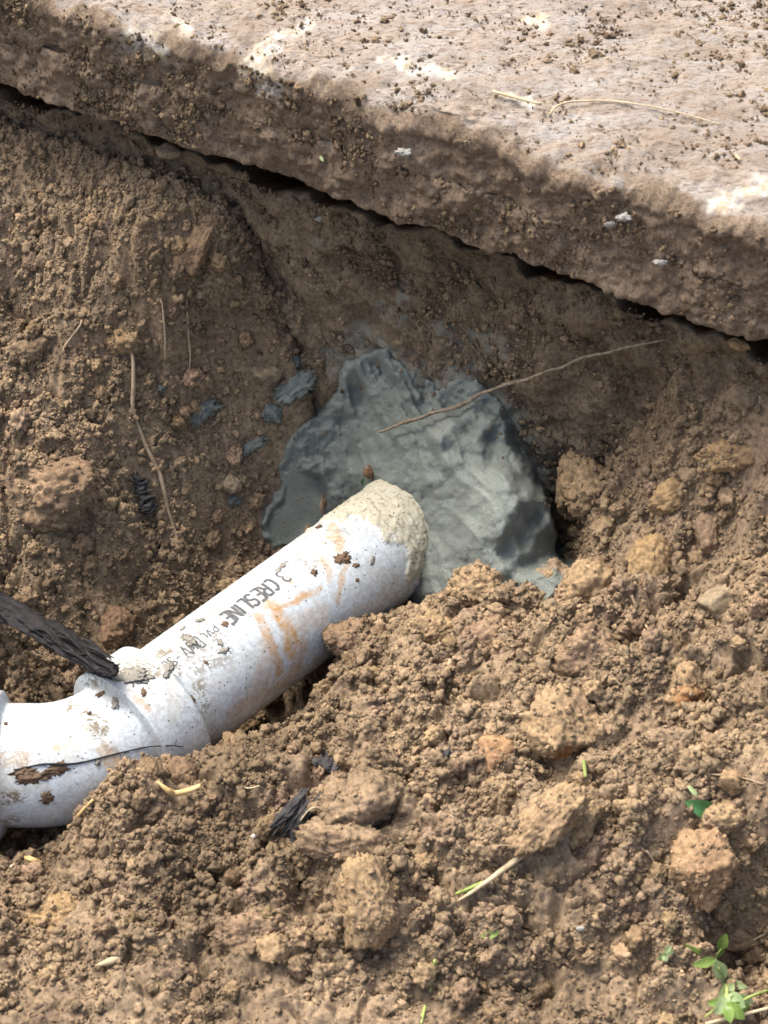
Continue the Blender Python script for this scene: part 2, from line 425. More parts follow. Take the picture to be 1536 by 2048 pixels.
# smooth base on a coarser lattice, then interpolated
bx, by = np.linspace(-.46, .46, 180), np.linspace(-.80, .40, 230)
BB = tps(*np.meshgrid(bx, by, indexing='ij'))
def bil(Z, ax, ay, x, y):
    fx = np.clip((x - ax[0]) / (ax[1] - ax[0]), 0, len(ax) - 1.001); fy = np.clip((y - ay[0]) / (ay[1] - ay[0]), 0, len(ay) - 1.001)
    i, j = fx.astype(int), fy.astype(int); u, v = fx - i, fy - j
    return (Z[i, j] * (1 - u) + Z[i + 1, j] * u) * (1 - v) + (Z[i, j + 1] * (1 - u) + Z[i + 1, j + 1] * u) * v
X, Y = np.meshgrid(gx, gy, indexing='ij')
H = bil(BB, bx, by, X, Y)
H = np.minimum(H, 0.222)
nd = ndist(X, Y)
packed = sstep(-0.40, -0.50, Y + 0.06 * X)                          # trodden, smoother foreground
leftbank = sstep(-0.02, -0.10, X) * sstep(0.02, -0.06, nd * 0 - Y * 0 + 0) if False else sstep(-0.12, 0.0, Y) * sstep(0.0, -0.08, X)
wx = X + 0.006 * noise2(X * 60, Y * 60, 31); wy = Y + 0.006 * noise2(X * 60, Y * 60, 37)
amp = 1 - 0.6 * packed
ly = 1.35 - 0.35 * packed
near = sstep(-.12, .0, nd)
def crack2(x, y, seed):                                  # 0 on cell borders, rising inside
    ix, iy = np.floor(x), np.floor(y); z = np.zeros_like(ix)
    f1 = np.full(x.shape, 9.0); f2 = np.full(x.shape, 9.0)
    for dx in (-1, 0, 1):
        for dy in (-1, 0, 1):
            cx, cy = ix + dx, iy + dy
            d = np.hypot(x - cx - rnd(cx, cy, z, seed), y - cy - rnd(cx, cy, z, seed + 1))
            f2 = np.minimum(f2, np.maximum(f1, d)); f1 = np.minimum(f1, d)
    return f2 - f1
ck = sstep(-.1, .35, fbm2(X * 13, Y * 13, 3, 401))
H = H - amp * ck * (.011 * (1 - sstep(.0, .22, crack2(wx / .045, wy / .036, 411))) + .005 * (1 - sstep(.0, .25, crack2(wx / .018, wy / .015, 421))))
H = H + amp * (0.020 * (1 - .45 * leftbank) * (lumps2(wx / .046, wy / .040, 1, .45) - .15)
               + 0.0095 * (1 - .25 * leftbank) * (lumps2(wx / .019, wy / .019, 11, .6) - .2)
               + 0.0046 * (lumps2(wx / .0088, wy / .0088, 21, .75) - .3)
               + 0.0022 * (lumps2(wx / .0044, wy / .0044, 41, .8) - .3)
               + 0.006 * fbm2(X * 28, Y * 28, 3, 51) + 0.0013 * fbm2(X * 240, Y * 240, 2, 61))
# crevices and hollows seen in the photograph
for px, py, z, r, dep in [(572, 1388, -.03, .034, .11), (1235, 1300, .08, .014, .022), (1475, 1770, .06, .030, .034), (1330, 1690, .07, .016, .015), (755, 1650, .045, .012, .022), (640, 1800, .04, .022, .02), (1450, 1600, .09, .014, .018),
                          (470, 1760, .03, .02, .010), (1530, 1800, .05, .03, .03), (1215, 1655, .06, .010, .016), (1340, 1390, .1, .012, .012), (160, 1340, -.05, .03, .02), (150, 1010, .03, .016, .016), (40, 500, .17, .02, .016), (280, 970, .03, .02, .016)]:
    p = at(px, py, z)
    H = H - dep * np.exp(-((X - p[0]) ** 2 + (Y - p[1]) ** 2) / (r * r))
pr = np.random.default_rng(77)
for k in range(90):
    qx, qy = pr.uniform(-.36, .38), pr.uniform(-.62, -.02)
    if qx < -.05 and qy > -.22: continue
    rr0 = pr.uniform(.004, .010)
    H = H - (1 - .6 * packed) * pr.uniform(.006, .016) * np.exp(-(((X - qx) / 1.5) ** 2 + (Y - qy) ** 2) / rr0 ** 2)
# the dug pocket in front of the wall, filled later by mortar
pocket = sstep(-.045, -.01, X) * sstep(.150, .118, X) * sstep(.088, .070, nd)
H = H * (1 - pocket) + np.minimum(H, -.075) * pocket
# keep clear of the pipe, the wall and the slab
dax = segdist(X, Y, AXIS2D)
t_ax = (X - P_hub[0]) * DIRP[0] + (Y - P_hub[1]) * DIRP[1]
RR = np.where(t_ax > -0.004, 0.0512, RP)
H = np.where(dax < RR + .0012, np.minimum(H, -np.sqrt(np.clip(RR ** 2 - dax ** 2, 0, 1)) - .0025), H)
H = np.where(nd < 0.014, np.minimum(H, 0.230 + .010 * noise2(X * 30, Y * 30, 431) - 1.3 * np.clip(.014 - nd, 0, .12)), np.minimum(H, 0.245))
farm = np.maximum(np.clip(np.abs(X) - .42, 0, 9), np.clip(-.76 - Y, 0, 9))
H = np.where(farm > 0.3, H + 0.02 * noise2(X * 2.5, Y * 2.5, 5), H)
V = np.stack([X, Y, H], -1).reshape(-1, 3)
me = mesh_np('ground', V, grid_faces(len(gx), len(gy))); me.flip_normals() if False else None
ground = obj('ground', me, M_ground, kind='structure', label='brown crumbly dug soil of the trench and spoil heap')
coreH = H[gx_lo:gx_lo + gx_n, gy_lo:gy_lo + gy_n]
cx_, cy_ = gx[gx_lo:gx_lo + gx_n], gy[gy_lo:gy_lo + gy_n]
def hz(x, y):
    return bil(coreH, cx_, cy_, np.asarray(x, float), np.asarray(y, float))
GXg, GYg = np.gradient(coreH, GS)
def slope(x, y):
    return bil(GXg, cx_, cy_, np.asarray(x, float), np.asarray(y, float)), bil(GYg, cx_, cy_, np.asarray(x, float), np.asarray(y, float))
def onsoil(px, py, near_y=None):
    """first soil point met along the line of sight"""
    d = ray(px, py); d = d / np.linalg.norm(d); c = np.array(CAM)
    t = np.linspace(1.3, 2.5, 2400)
    q = c[None] + d[None] * t[:, None]
    below = q[:, 2] <= hz(q[:, 0], q[:, 1])
    i = int(np.argmax(below)) if below.any() else len(t) - 1
    return q[i]

# ------------------------------------------------------------------ concrete slab
ST = 0.0016
def along_axis():
    core = np.arange(-.46, .46, ST); ext = []; g = ST; p = core[-1]
    while p < 5: g *= 1.4; p += g; ext.append(p)
    return np.r_[-np.array(ext[::-1]), core, np.array(ext)]
ta = along_axis()
prof = []                                                # (offset out of wall, z, face weight)
d_ = 0.034
back = [d_ - 0.012]
g = ST
while back[-1] > -0.46: back.append(back[-1] - ST)
while back[-1] > -5: g *= 1.4; back.append(back[-1] - g)
OV = 0.034 - 0.012                                       # face stands this far out of the wall
for b in back[::-1]: prof.append((b - 0.012, ZT, 0.0))
for k in range(1, 9):
    a = k / 8 * math.pi / 2
    prof.append((OV - 0.012 + 0.012 * math.sin(a), ZT - 0.012 + 0.012 * math.cos(a), k / 8))
for z in np.arange(ZT - 0.012 - ST, ZB + 0.006, -ST): prof.append((OV + 0.006 * (ZT - z) / 0.098 - .002, z, 1.0))
for k in range(1, 5):
    a = k / 4 * math.pi / 2
    prof.append((OV + .004 - 0.006 + 0.006 * math.cos(a), ZB + 0.006 - 0.006 * math.sin(a), 1.0))
for o_ in (.012, .0, -.015, -.04, -.1, -.3): prof.append((o_, ZB, 1.0))
prof = np.array(prof)
T, O = np.meshgrid(ta, prof[:, 0], indexing='ij')
Z = np.broadcast_to(prof[:, 1], T.shape).copy(); FW = np.broadcast_to(prof[:, 2], T.shape).copy()
# unevenness: chipped edge, wavy face, gritty top
edge = sstep(-0.06, OV, O) * (Z > ZB + .002)
wave = 0.0045 * fbm2(T * 9, Z * 9 + 3, 3, 71)
O2 = O + np.where(FW > 0, wave + FW * (0.0034 * fbm2(T * 38, Z * 38, 5, 73, .62) + 0.002 * (lumps2(T / .02, Z / .02, 75, .5)) + 0.0022 * lumps2(T / .007, Z / .007, 79, .7)+ 0.0012 * lumps2(T / .0042, Z / .0042, 80, .7)), 0)
lip = sstep(-0.035, OV, O) * (Z > (ZT + ZB) / 2)
Z2 = Z - lip * (0.006 + 0.005 * np.clip(fbm2(T * 14, O * 20, 4, 81), -1, 1) + .003 * fbm2(T * 60, O * 60 + 7, 3, 82)) + np.where(FW < 0.9, 0.0018 * fbm2(T * 26, O * 34, 5, 83, .62) + 0.0016 * lumps2(T / .012, O / .010, 85, .35) + 0.0012 * lumps2(T / .0055, O / .005, 87, .55) + .0005 * noise2(T * 400, O * 400, 89), 0)
Z2 = Z2 + np.where((Z < ZB + .012), 0.004 * fbm2(T * 22, T * 0, 3, 91), 0)
P3 = W0[None, None] + T[..., None] * EDGE + O2[..., None] * NRM
P3[..., 2] = Z2
V = P3.reshape(-1, 3)
slab_me = mesh_np('concrete_slab', V, grid_faces(len(ta), len(prof))[:, ::-1])
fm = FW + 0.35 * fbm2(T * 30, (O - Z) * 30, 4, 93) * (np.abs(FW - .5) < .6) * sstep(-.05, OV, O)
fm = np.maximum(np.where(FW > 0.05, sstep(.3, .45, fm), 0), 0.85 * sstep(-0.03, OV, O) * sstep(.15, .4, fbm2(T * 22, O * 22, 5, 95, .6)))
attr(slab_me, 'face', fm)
lime = np.zeros_like(T)
Xs, Ys = P3[..., 0], P3[..., 1]
for pts, w in [([(255, 62), (290, 80), (300, 110), (315, 130)], .015), ([(605, 55), (545, 85), (515, 110)], .010), ([(500, 130), (520, 160), (555, 200)], .012), ([(1536, 368), (1480, 385), (1425, 415)], .008), ([(1010, 190), (1075, 212)], .004), ([(775, 120), (840, 140), (890, 150)], .006), ([(1050, 40), (1090, 46)], .007), ([(330, 20), (370, 60)], .004)]:
    q = [(lambda a: (a[0], (a[1] + a[2]) * R2))(atslab(*p)) for p in pts]
    Qs = (Ys + Z2) * R2
    dd = segdist(Xs + .006 * fbm2(Xs * 70, Qs * 70, 3, 3), Qs + .006 * fbm2(Xs * 70, Qs * 70, 3, 4), q)
    lime = np.maximum(lime, sstep(w, w * .4, dd) * (Z2 > ZT - .03) * sstep(ZT - .035, ZT - .015, Z2))
attr(slab_me, 'lime', lime)
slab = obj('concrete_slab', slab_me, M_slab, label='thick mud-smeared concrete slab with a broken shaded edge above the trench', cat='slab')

# ------------------------------------------------------------------ cut earth wall under the slab
hz_ = np.arange(-0.13, ZB + 0.012, 0.0022)
tw = np.r_[-np.array([5, 3, 2, 1.2, .8, .6]), np.arange(-.46, .46, .0022), np.array([.6, .8, 1.2, 2, 3, 5])]
T, Zw = np.meshgrid(tw, hz_, indexing='ij')
def walloff(T, Zw, fine=True):
    ledge = ZB - 0.022 - 0.014 * fbm2(T * 14, T * 0 + 2, 4, 101)
    o = -0.13 * sstep(ledge - .006, ledge + .016, Zw) + 0.008 * fbm2(T * 10, Zw * 10, 3, 103)
    if fine: o = o + 0.004 * fbm2(T * 45, Zw * 38, 5, 105, .6) + 0.004 * lumps2(T / .018, Zw / .015, 107, .3) + .003 * noise2(T * 90 + Zw * 60, Zw * 12, 113) + .0018 * lumps2(T / .006, Zw / .006, 109, .5)
    return o
off = walloff(T, Zw)
ledge_ = ZB - 0.022 - 0.014 * fbm2(T * 14, T * 0 + 2, 4, 101)
Zw = Zw - .10 * sstep(ledge_ - .006, ledge_ + .016, Zw)
P3 = W0[None, None] + T[..., None] * EDGE + off[..., None] * NRM
P3[..., 2] = Zw
wall_me = mesh_np('trench_wall', P3.reshape(-1, 3), grid_faces(len(tw), len(hz_)))
sm = np.zeros_like(T)
Xs, Zs = P3[..., 0], P3[..., 2]
for pts, w in [([(890, 670), (950, 690), (985, 685)], .016), ([(900, 720), (930, 740)], .010), ([(760, 615), (800, 640)], .010), ([(820, 560), (790, 640)], .006), ([(760, 720), (880, 770), (1000, 850)], .012), ([(1050, 860), (1090, 930)], .012), ([(620, 480), (640, 470)], .004), ([(680, 720), (740, 690), (800, 730), (870, 765), (960, 760), (1020, 850), (1080, 950)], .022)]:
    q = [tuple(atwall(*p)[[0, 2]]) for p in pts]
    sm = np.maximum(sm, sstep(w, w * .35, segdist(Xs, Zs, q)))
attr(wall_me, 'smear', sm)
wall = obj('trench_wall', wall_me, M_wall, label='dark damp cut earth wall beneath the slab edge', cat='earth wall')

# ------------------------------------------------------------------ mortar patch round the pipe
MU = np.arange(-0.125, 0.150, 0.0011); MQ = np.arange(-0.100, 0.145, 0.0011)
U, Q = np.meshgrid(MU, MQ, indexing='ij')
pu = lambda px: (px - 768) * PXM * 1.0
pq = lambda py: (1024 - py) * PXM
S_ = Q / R2                                              # y + z
yw = W0[1] + (U - W0[0]) * (EDGE[1] / EDGE[0])
dw = R2 * (S_ - 2 * yw)
dw = dw + walloff((U - W0[0]) / EDGE[0], S_ - yw, False) / (-NRM[1] * R2)
base = dw.copy()
hit = np.zeros_like(base, bool)
for nd_ in np.linspace(0.125, 0.0, 90):                  # soil lying in front of the wall
    ys = yw - nd_ / EDGE[0]
    zs = S_ - ys
    h_ = hz(U, ys)
    new = (~hit) & (zs <= h_)
    base = np.where(new, R2 * (zs - ys), base); hit |= new
def blur(A, n):
    for _ in range(n):
        A = (A + np.roll(A, 1, 0) + np.roll(A, -1, 0) + np.roll(A, 1, 1) + np.roll(A, -1, 1)) / 5
    return A
base = blur(base, 60)
outline = [(692, 722), (715, 706), (745, 700), (775, 710), (805, 735), (840, 770), (870, 782), (915, 768), (955, 776), (1000, 815), (1020, 865), (1060, 930), (1095, 985), (1115, 1060), (1120, 1130), (1060, 1190), (960, 1200), (850, 1260), (790, 1250), (740, 1180), (620, 1090), (545, 1105), (508, 1060), (520, 1010), (548, 985), (552, 930), (572, 880), (605, 845), (650, 810), (675, 770)]
oU = [pu(a) for a, _ in outline]; oQ = [pq(b) for _, b in outline]
wu = U + .0045 * fbm2(U * 55, Q * 55, 3, 121); wq = Q + .0045 * fbm2(U * 55, Q * 55, 3, 127)
inside = np.zeros_like(U, bool)
n_ = len(outline)
for i in range(n_):
    x1, y1, x2, y2 = oU[i], oQ[i], oU[(i + 1) % n_], oQ[(i + 1) % n_]
    cond = ((y1 > wq) != (y2 > wq)) & (wu < (x2 - x1) * (wq - y1) / (y2 - y1 + 1e-12) + x1)
    inside ^= cond
sd = segdist(wu, wq, list(zip(oU + [oU[0]], oQ + [oQ[0]]))) * np.where(inside, 1, -1)
# distance to the pipe axis as seen across the tilted plane
axU = (P_far[0], pq(1060)); axV = (P_hub[0], pq(1397))
dpx = segdist(U, Q, [(pu(812), pq(1060)), (pu(690), pq(1149))])
collar = np.exp(-(dpx / .062) ** 2)
thick = np.where(sd > 0, (0.010 + 0.040 * collar) * (1 - np.exp(-(np.clip(sd, 0, 1) / .024) ** 1.2)) + .0095 * np.sqrt(1 - (1 - np.clip(sd / .007, 0, 1)) ** 2) - .002, sd * 2.5 - .002)
# finger smears fan out from the top of the patch
fa, fq = pu(640), pq(520)
phi = np.arctan2(U - fa, fq - Q); rad = np.hypot(U - fa, Q - fq)
smr = noise2(phi * 7 + .4 * noise2(U * 20, Q * 20, 5), rad * 7, 131) + .35 * noise2(phi * 17, rad * 14, 133)
_ph = phi * 10.5 + .55 * noise2(U * 16, Q * 16, 5) + .25 * noise2(U * 45, Q * 45, 6)
_am = .45 + .55 * sstep(-.5, .5, noise2(U * 22, Q * 22, 7))
smr = .5 * smr + _am * (.75 - 2.6 * np.abs(noise2(_ph, rad * 5, 135))) + .25 * (1 - 2.5 * np.abs(noise2(_ph * 2.3, rad * 9, 137)))
left = sstep(pu(700), pu(640), U - (Q - pq(900)) * .2)
m_in = sstep(0, .012, sd)
thick = thick + m_in * ((1 - left) * .0062 * smr + left * (.013 * (lumps2(wu / .034, wq / .034, 141, .9) - .4) + .006 * fbm2(U * 60, Q * 60, 3, 143))
                        + .0026 * fbm2(U * 110, Q * 110, 4, 145, .6) + .005 * fbm2(U * 30, Q * 30, 2, 147))
# a few deeper gouges under and beside the pipe
for px, py, r, dep in [(960, 1050, .012, .010), (640, 1000, .009, .010), (700, 960, .007, .006), (830, 1010, .007, .004), (720, 800, .006, .004), (900, 830, .010, .004)]:
    thick = thick - m_in * dep * np.exp(-((U - pu(px)) ** 2 + (Q - pq(py)) ** 2 * .35) / r ** 2)
D = base + thick
_c = np.dot(P_far + DIRP * .007, DIRP)
_t2 = (U - pu(800)) * .592 - (Q - pq(1070)) * .806
Dpl = (_c + .0045 * fbm2(U * 30, Q * 30, 2, 239) + .55 * np.clip(_t2, -.012, .06) - DIRP[0] * U - DIRP[1] * R2 * Q) / (-DIRP[1] * R2)
rc_ = np.hypot((U - pu(835)) * .9, Q - pq(1085))
wpl = sstep(.122, .044, rc_ + .006 * fbm2(U * 40, Q * 40, 2, 231)) * sstep(.0, .012, sd)
Dt = Dpl + .0052 * smr + .0030 * fbm2(U * 26, Q * 26, 2, 233) + .0016 * fbm2(U * 130, Q * 130, 4, 235, .6) - .15 * np.clip(rc_ - .045, 0, 1) - .75 * np.clip(U - pu(955), 0, 1)
D = np.maximum(D * (1 - wpl) + Dt * wpl, base + np.minimum(thick, .004))
P3 = np.stack([U, R2 * Q - R2 * D, R2 * Q + R2 * D], -1)
MF = grid_faces(len(MU), len(MQ)).reshape(-1, 4)
keep = (sd > -0.014).ravel()
MF = MF[keep[MF].all(1)]
used = np.unique(MF); remap = np.zeros(len(keep), int); remap[used] = np.arange(len(used))
mo_me = mesh_np('mortar_patch', P3.reshape(-1, 3)[used], remap[MF])
mortar = obj('mortar_patch', mo_me, M_mortar, label='large patch of fresh grey mortar smeared round the pipe entry', cat='mortar')
mort_pts = (U, Q, D, sd)
def onmortar(px, py):
    i = int(np.argmin(np.abs(MU - pu(px)))); j = int(np.argmin(np.abs(MQ - pq(py))))
    return P3[i, j]
mask_sd = lambda x, y, z: bil(sd, MU, MQ, x, (y + z) * R2)

# ------------------------------------------------------------------ pipe
def frame_at(p, d):
    s_ = np.array([-d[1], d[0], 0.0])                    # horizontal, square to the axis
    return s_, np.array([0, 0, 1.0])
VIEW = np.array([0, -R2, R2])                            # towards the camera
sp, upv = frame_at(P_far, DIRP)
w1 = VIEW - DIRP * np.dot(VIEW, DIRP); w1 /= np.linalg.norm(w1)         # the line of the pipe that faces the viewer
w2 = np.cross(DIRP, w1)                                                 # across it
_pn = np.array([PXM * .592, -PXM * .806 * R2, -PXM * .806 * R2])
if np.dot(w2, _pn) < 0: w2 = -w2                                        # positive towards the lower right of the photo
pipe = obj('drain_pipe', None, label='white plastic drain pipe with elbow running out of the grey mortar', cat='pipe', loc=tuple(P_hub))
def child_mesh(V): return np.asarray(V) - P_hub
def s_th(px, py):                                        # photo pixel to (distance along the pipe from P_far, angle)
    d = ray(px, py); c = np.array(CAM); d = d / np.linalg.norm(d)
    # ray against the cylinder
    o = c - P_far; dp = d - DIRP * np.dot(d, DIRP); op = o - DIRP * np.dot(o, DIRP)
    a, b, cc = np.dot(dp, dp), 2 * np.dot(dp, op), np.dot(op, op) - RP ** 2
    disc = max(b * b - 4 * a * cc, 0.0)
    t = (-b - math.sqrt(disc)) / (2 * a)
    p = c + d * t - P_far
    return np.dot(p, DIRP), math.atan2(np.dot(p, w2), np.dot(p, w1))
ns, nt = 420, 340
s_ax = np.linspace(-0.10, LENP + 0.02, ns)
th = np.linspace(-math.pi, math.pi, nt, endpoint=False)
S, TH = np.meshgrid(s_ax, th, indexing='ij')
A = TH * RP
crust_edge = 0.042 + .014 * fbm2(S * 50, A * 50, 4, 151) + .02 * sstep(-.02, -.05, A) - .012 * sstep(.0, .05, A)
crust = sstep(crust_edge + .003, crust_edge - .004, S)
stain = np.zeros_like(S); grime = np.zeros_like(S)
def brush(arr, pts, w, k=1.0, seed=0):
    q = [(lambda a: (a[0], a[1] * RP))(s_th(*p)) for p in pts]
    dd = segdist(S + .003 * fbm2(S * 70, A * 70, 3, seed + 161), A + .003 * fbm2(S * 70, A * 70, 3, seed + 171), q)
    return np.maximum(arr, k * sstep(w, w * .35, dd))
for i, (p, w, k) in enumerate([([(535, 1205), (570, 1245), (585, 1310)], .008, 1.0), ([(560, 1215), (600, 1195), (635, 1178)], .004, .9), ([(515, 1230), (545, 1300), (560, 1345)], .006, .8), ([(660, 1050), (682, 1100)], .006, .9), ([(690, 1110), (688, 1150), (672, 1200)], .004, .7), ([(640, 1110), (655, 1160)], .004, .6), ([(600, 1250), (640, 1230)], .012, .35), ([(520, 1370), (535, 1290)], .010, .4), ([(570, 1160), (585, 1170)], .003, .8), ([(600, 1290), (590, 1340), (560, 1370)], .010, .6), ([(460, 1430), (540, 1380)], .008, .5)]):
    stain = brush(stain, p, w, k, i)
for i, (p, w, k) in enumerate([([(600, 1110), (625, 1130), (650, 1120)], .007, .7), ([(330, 1330), (380, 1300), (430, 1270)], .012, .8), ([(380, 1330), (440, 1310)], .014, .7), ([(400, 1370), (410, 1410)], .008, .8), ([(370, 1290), (420, 1225)], .007, .7), ([(640, 1090), (700, 1060)], .010, .6), ([(330, 1300), (350, 1340)], .012, .9), ([(430, 1280), (450, 1300)], .008, .6)]):
    grime = brush(grime, p, w, k, 20 + i)
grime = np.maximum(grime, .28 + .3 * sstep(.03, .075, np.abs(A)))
rad_ = RP + crust * (.0010 + .0006 * np.clip(fbm2(S * 420, A * 190, 3, 181), -1, 1) + .0011 * fbm2(S * 110, A * 60, 3, 183)) + grime * .0003 * np.clip(fbm2(S * 300, A * 300, 2, 191), 0, 1)
Pp = P_far + S[..., None] * DIRP + rad_[..., None] * (np.cos(TH)[..., None] * w1 + np.sin(TH)[..., None] * w2)
pm = mesh_np('straight_pipe', child_mesh(Pp.reshape(-1, 3)), grid_faces(ns, nt, True))
attr(pm, 'crust', crust); attr(pm, 'stain', stain); attr(pm, 'grime', grime)
straight = obj('straight_pipe', pm, M_pvc, parent=pipe)

# elbow: hub collar, bend, second hub; each swept as one profile
ctr, dirs, rads = [], [], []
def sweep_add(p, d, r): ctr.append(p); dirs.append(d); rads.append(r)
RH, RE = 0.0512, 0.0425
for r in (.0428, .0455, .0478, .0498, RH): sweep_add(P_hub + DIRP * (0.0008 * (1 - (r - .0428) / (RH - .0428))), DIRP, r)
for t in np.linspace(.0018, HUB_L - .003, 40): sweep_add(P_hub + DIRP * t, DIRP, RH + .0006 * t / HUB_L)
for k, r in enumerate((.0518, .0515, .0500, .0450, .0432, RE)): sweep_add(P_hub + DIRP * (HUB_L - .0018 + .0003 * k), DIRP, r)
for k in range(1, 120):
    a = TURN * k / 120; c, s = math.cos(a), math.sin(a); v = -side * BEND_R
    sweep_add(Cb + np.array([c * v[0] - s * v[1], s * v[0] + c * v[1], 0]), np.array([c * DIRP[0] - s * DIRP[1], s * DIRP[0] + c * DIRP[1], 0]), RE)
for t in np.linspace(0, .0175, 10): sweep_add(bend_pts[-1] + DIR2 * t, DIR2, RE)
for k, r in enumerate((RE, .0438, .0458, .0486, .0500, RH)): sweep_add(E1 + DIR2 * (.0004 + .0009 * k), DIR2, r)
for t in np.linspace(.007, .046, 30): sweep_add(E1 + DIR2 * t, DIR2, RH)
for r in (.0500, .0490, .047, .0426): sweep_add(E1 + DIR2 * .0468, DIR2, r)
ctr, dirs, rads = np.array(ctr), np.array(dirs), np.array(rads)
nth = 200
thE = np.linspace(0, 2 * math.pi, nth, endpoint=False)
hs = np.stack([-dirs[:, 1], dirs[:, 0], np.zeros(len(dirs))], -1)        # horizontal across
Pe = ctr[:, None] + rads[:, None, None] * (np.cos(thE)[None, :, None] * hs[:, None] + np.sin(thE)[None, :, None] * np.array([0, 0, 1.0]))
em = mesh_np('elbow_fitting', child_mesh(Pe.reshape(-1, 3)), grid_faces(len(ctr), nth, True))
Xe, Ye, Ze = Pe[..., 0], Pe[..., 1], Pe[..., 2]
Ue, Qe = Xe, (Ye + Ze) * R2
def ebrush(pts, w, seed):
    q = [(pu(a), pq(b)) for a, b in pts]
    return sstep(w, w * .35, segdist(Ue + .003 * fbm2(Ue * 60, Qe * 60, 3, seed), Qe + .003 * fbm2(Ue * 60, Qe * 60, 3, seed + 9), q))
g_ = np.maximum.reduce([.9 * ebrush([(230, 1330), (290, 1310), (345, 1310)], .012, 201), .95 * ebrush([(200, 1370), (265, 1410)], .007, 203), ebrush([(20, 1560), (60, 1545), (120, 1530)], .007, 205), .8 * ebrush([(70, 1590), (100, 1580)], .008, 207), .5 * ebrush([(30, 1440), (120, 1460)], .016, 209), .6 * ebrush([(230, 1400), (320, 1480)], .005, 211), np.full(Ue.shape, .30)])
s_e = np.maximum.reduce([.7 * ebrush([(270, 1445), (290, 1480)], .007, 213), .6 * ebrush([(60, 1465), (130, 1455)], .007, 215), .7 * ebrush([(330, 1360), (345, 1370)], .005, 217), .45 * ebrush([(0, 1610), (160, 1615)], .006, 219), .5 * ebrush([(190, 1440), (220, 1425)], .005, 221), np.full(Ue.shape, .05)])
attr(em, 'crust', np.zeros(Ue.size)); attr(em, 'grime', g_); attr(em, 'stain', s_e)
elbow = obj('elbow_fitting', em, M_pvc, parent=pipe)
# next length of pipe leaving the second hub
xs = np.linspace(.030, .8, 30)
Pn = (E1 + xs[:, None] * DIR2)[:, None] + RP * (np.cos(thE[::4])[None, :, None] * np.array([-DIR2[1], DIR2[0], 0]) + np.sin(thE[::4])[None, :, None] * np.array([0, 0, 1.0]))
nm = mesh_np('straight_pipe', child_mesh(Pn.reshape(-1, 3)), grid_faces(len(xs), len(thE[::4]), True))
for a_ in ('crust', 'grime', 'stain'): attr(nm, a_, np.full(Pn.shape[0] * Pn.shape[1], .15 if a_ == 'grime' else 0.))
obj('straight_pipe', nm, M_pvc, parent=pipe)

# lettering: strokes in a unit box, wrapped on the pipe
def arc(cx, cy, rx, ry, a0, a1, n=14):
    return [(cx + rx * math.cos(math.radians(a0 + (a1 - a0) * i / n)), cy + ry * math.sin(math.radians(a0 + (a1 - a0) * i / n))) for i in range(n + 1)]
GL = {'3': [arc(.45, .75, .4, .25, 150, -80) , arc(.45, .26, .45, .27, 85, -150)],
      'C': [arc(.5, .5, .48, .5, 50, 310)],
      'R': [[(.05, 0), (.05, 1), (.5, 1)] + arc(.55, .75, .38, .25, 90, -90) + [(.05, .5)], [(.5, .5), (.95, 0)]],
      'E': [[(.95, 1), (.05, 1), (.05, 0), (.95, 0)], [(.05, .5), (.8, .5)]],
      'S': [arc(.5, .76, .42, .24, 20, 240) + arc(.5, .26, .44, .26, 70, -160)],
      'L': [[(.08, 1), (.08, 0), (.95, 0)]],
      'I': [[(.5, 0), (.5, 1)]],
      'N': [[(.05, 0), (.05, 1), (.95, 0), (.95, 1)]],
      'P': [[(.05, 0), (.05, 1), (.5, 1)] + arc(.55, .72, .4, .28, 90, -90) + [(.05, .44)]],
      'V': [[(0, 1), (.5, 0), (1, 1)]],
      'D': [[(.05, 0), (.05, 1), (.4, 1)] + arc(.42, .5, .53, .5, 90, -90) + [(.05, 0)]],
      'W': [[(0, 1), (.25, 0), (.5, .8), (.75, 0), (1, 1)]],
      'H': [[(.05, 0), (.05, 1)], [(.95, 0), (.95, 1)], [(.05, .5), (.95, .5)]],
      '-': [[(.1, .5), (.9, .5)]]}
def lettering(word, px0, px1, height, width, gap=.28):
    s0, t0 = s_th(*px0); s1, t1 = s_th(*px1)
    n = len(word); units = [(.45 if ch == 'I' else 1.0) for ch in word]
    tot = sum(units) + gap * (n - 1)
    k = (s1 - s0) / tot; x = 0.0
    V, F = [], []
    def put(s, a, dr=0.00016):
        th_ = a / RP
        return P_far + DIRP * s + (RP + dr) * (math.cos(th_) * w1 + math.sin(th_) * w2)
    for ch, un in zip(word, units):
        for st in GL[ch]:
            pts = []
            for (ax, ay), (bx_, by_) in zip(st[:-1], st[1:]):
                m_ = max(1, int(6 * math.hypot(bx_ - ax, by_ - ay)))
                pts += [(ax + (bx_ - ax) * i / m_, ay + (by_ - ay) * i / m_) for i in range(m_)]
            pts.append(st[-1])
            xy = []
            for gx_, gy_ in pts:
                xx = (x + gx_ * un) * k
                aa = (t0 + (t1 - t0) * xx / (s1 - s0)) * RP + (gy_ - .5) * height
                xy.append((s0 + xx, aa))
            i0 = len(V)
            for i, p in enumerate(xy):
                a = xy[max(i - 1, 0)]; b = xy[min(i + 1, len(xy) - 1)]
                tx, ty = b[0] - a[0], b[1] - a[1]; l = math.hypot(tx, ty) or 1
                w = width * (.5 + .12 * mnoise.noise(Vector((p[0] * 900, p[1] * 900, 3))))
                nx, ny = -ty / l * w, tx / l * w
                V.append(put(p[0] + nx, p[1] + ny)); V.append(put(p[0] - nx, p[1] - ny))
            for i in range(len(xy) - 1):
                F.append((i0 + 2 * i, i0 + 2 * i + 1, i0 + 2 * i + 3, i0 + 2 * i + 2))
        x += un + gap
    return obj('printed_word', mesh_np('printed_word', child_mesh(V), F), M_ink, parent=straight)
lettering('3', (573, 1148), (560, 1157), .0125, .0016)
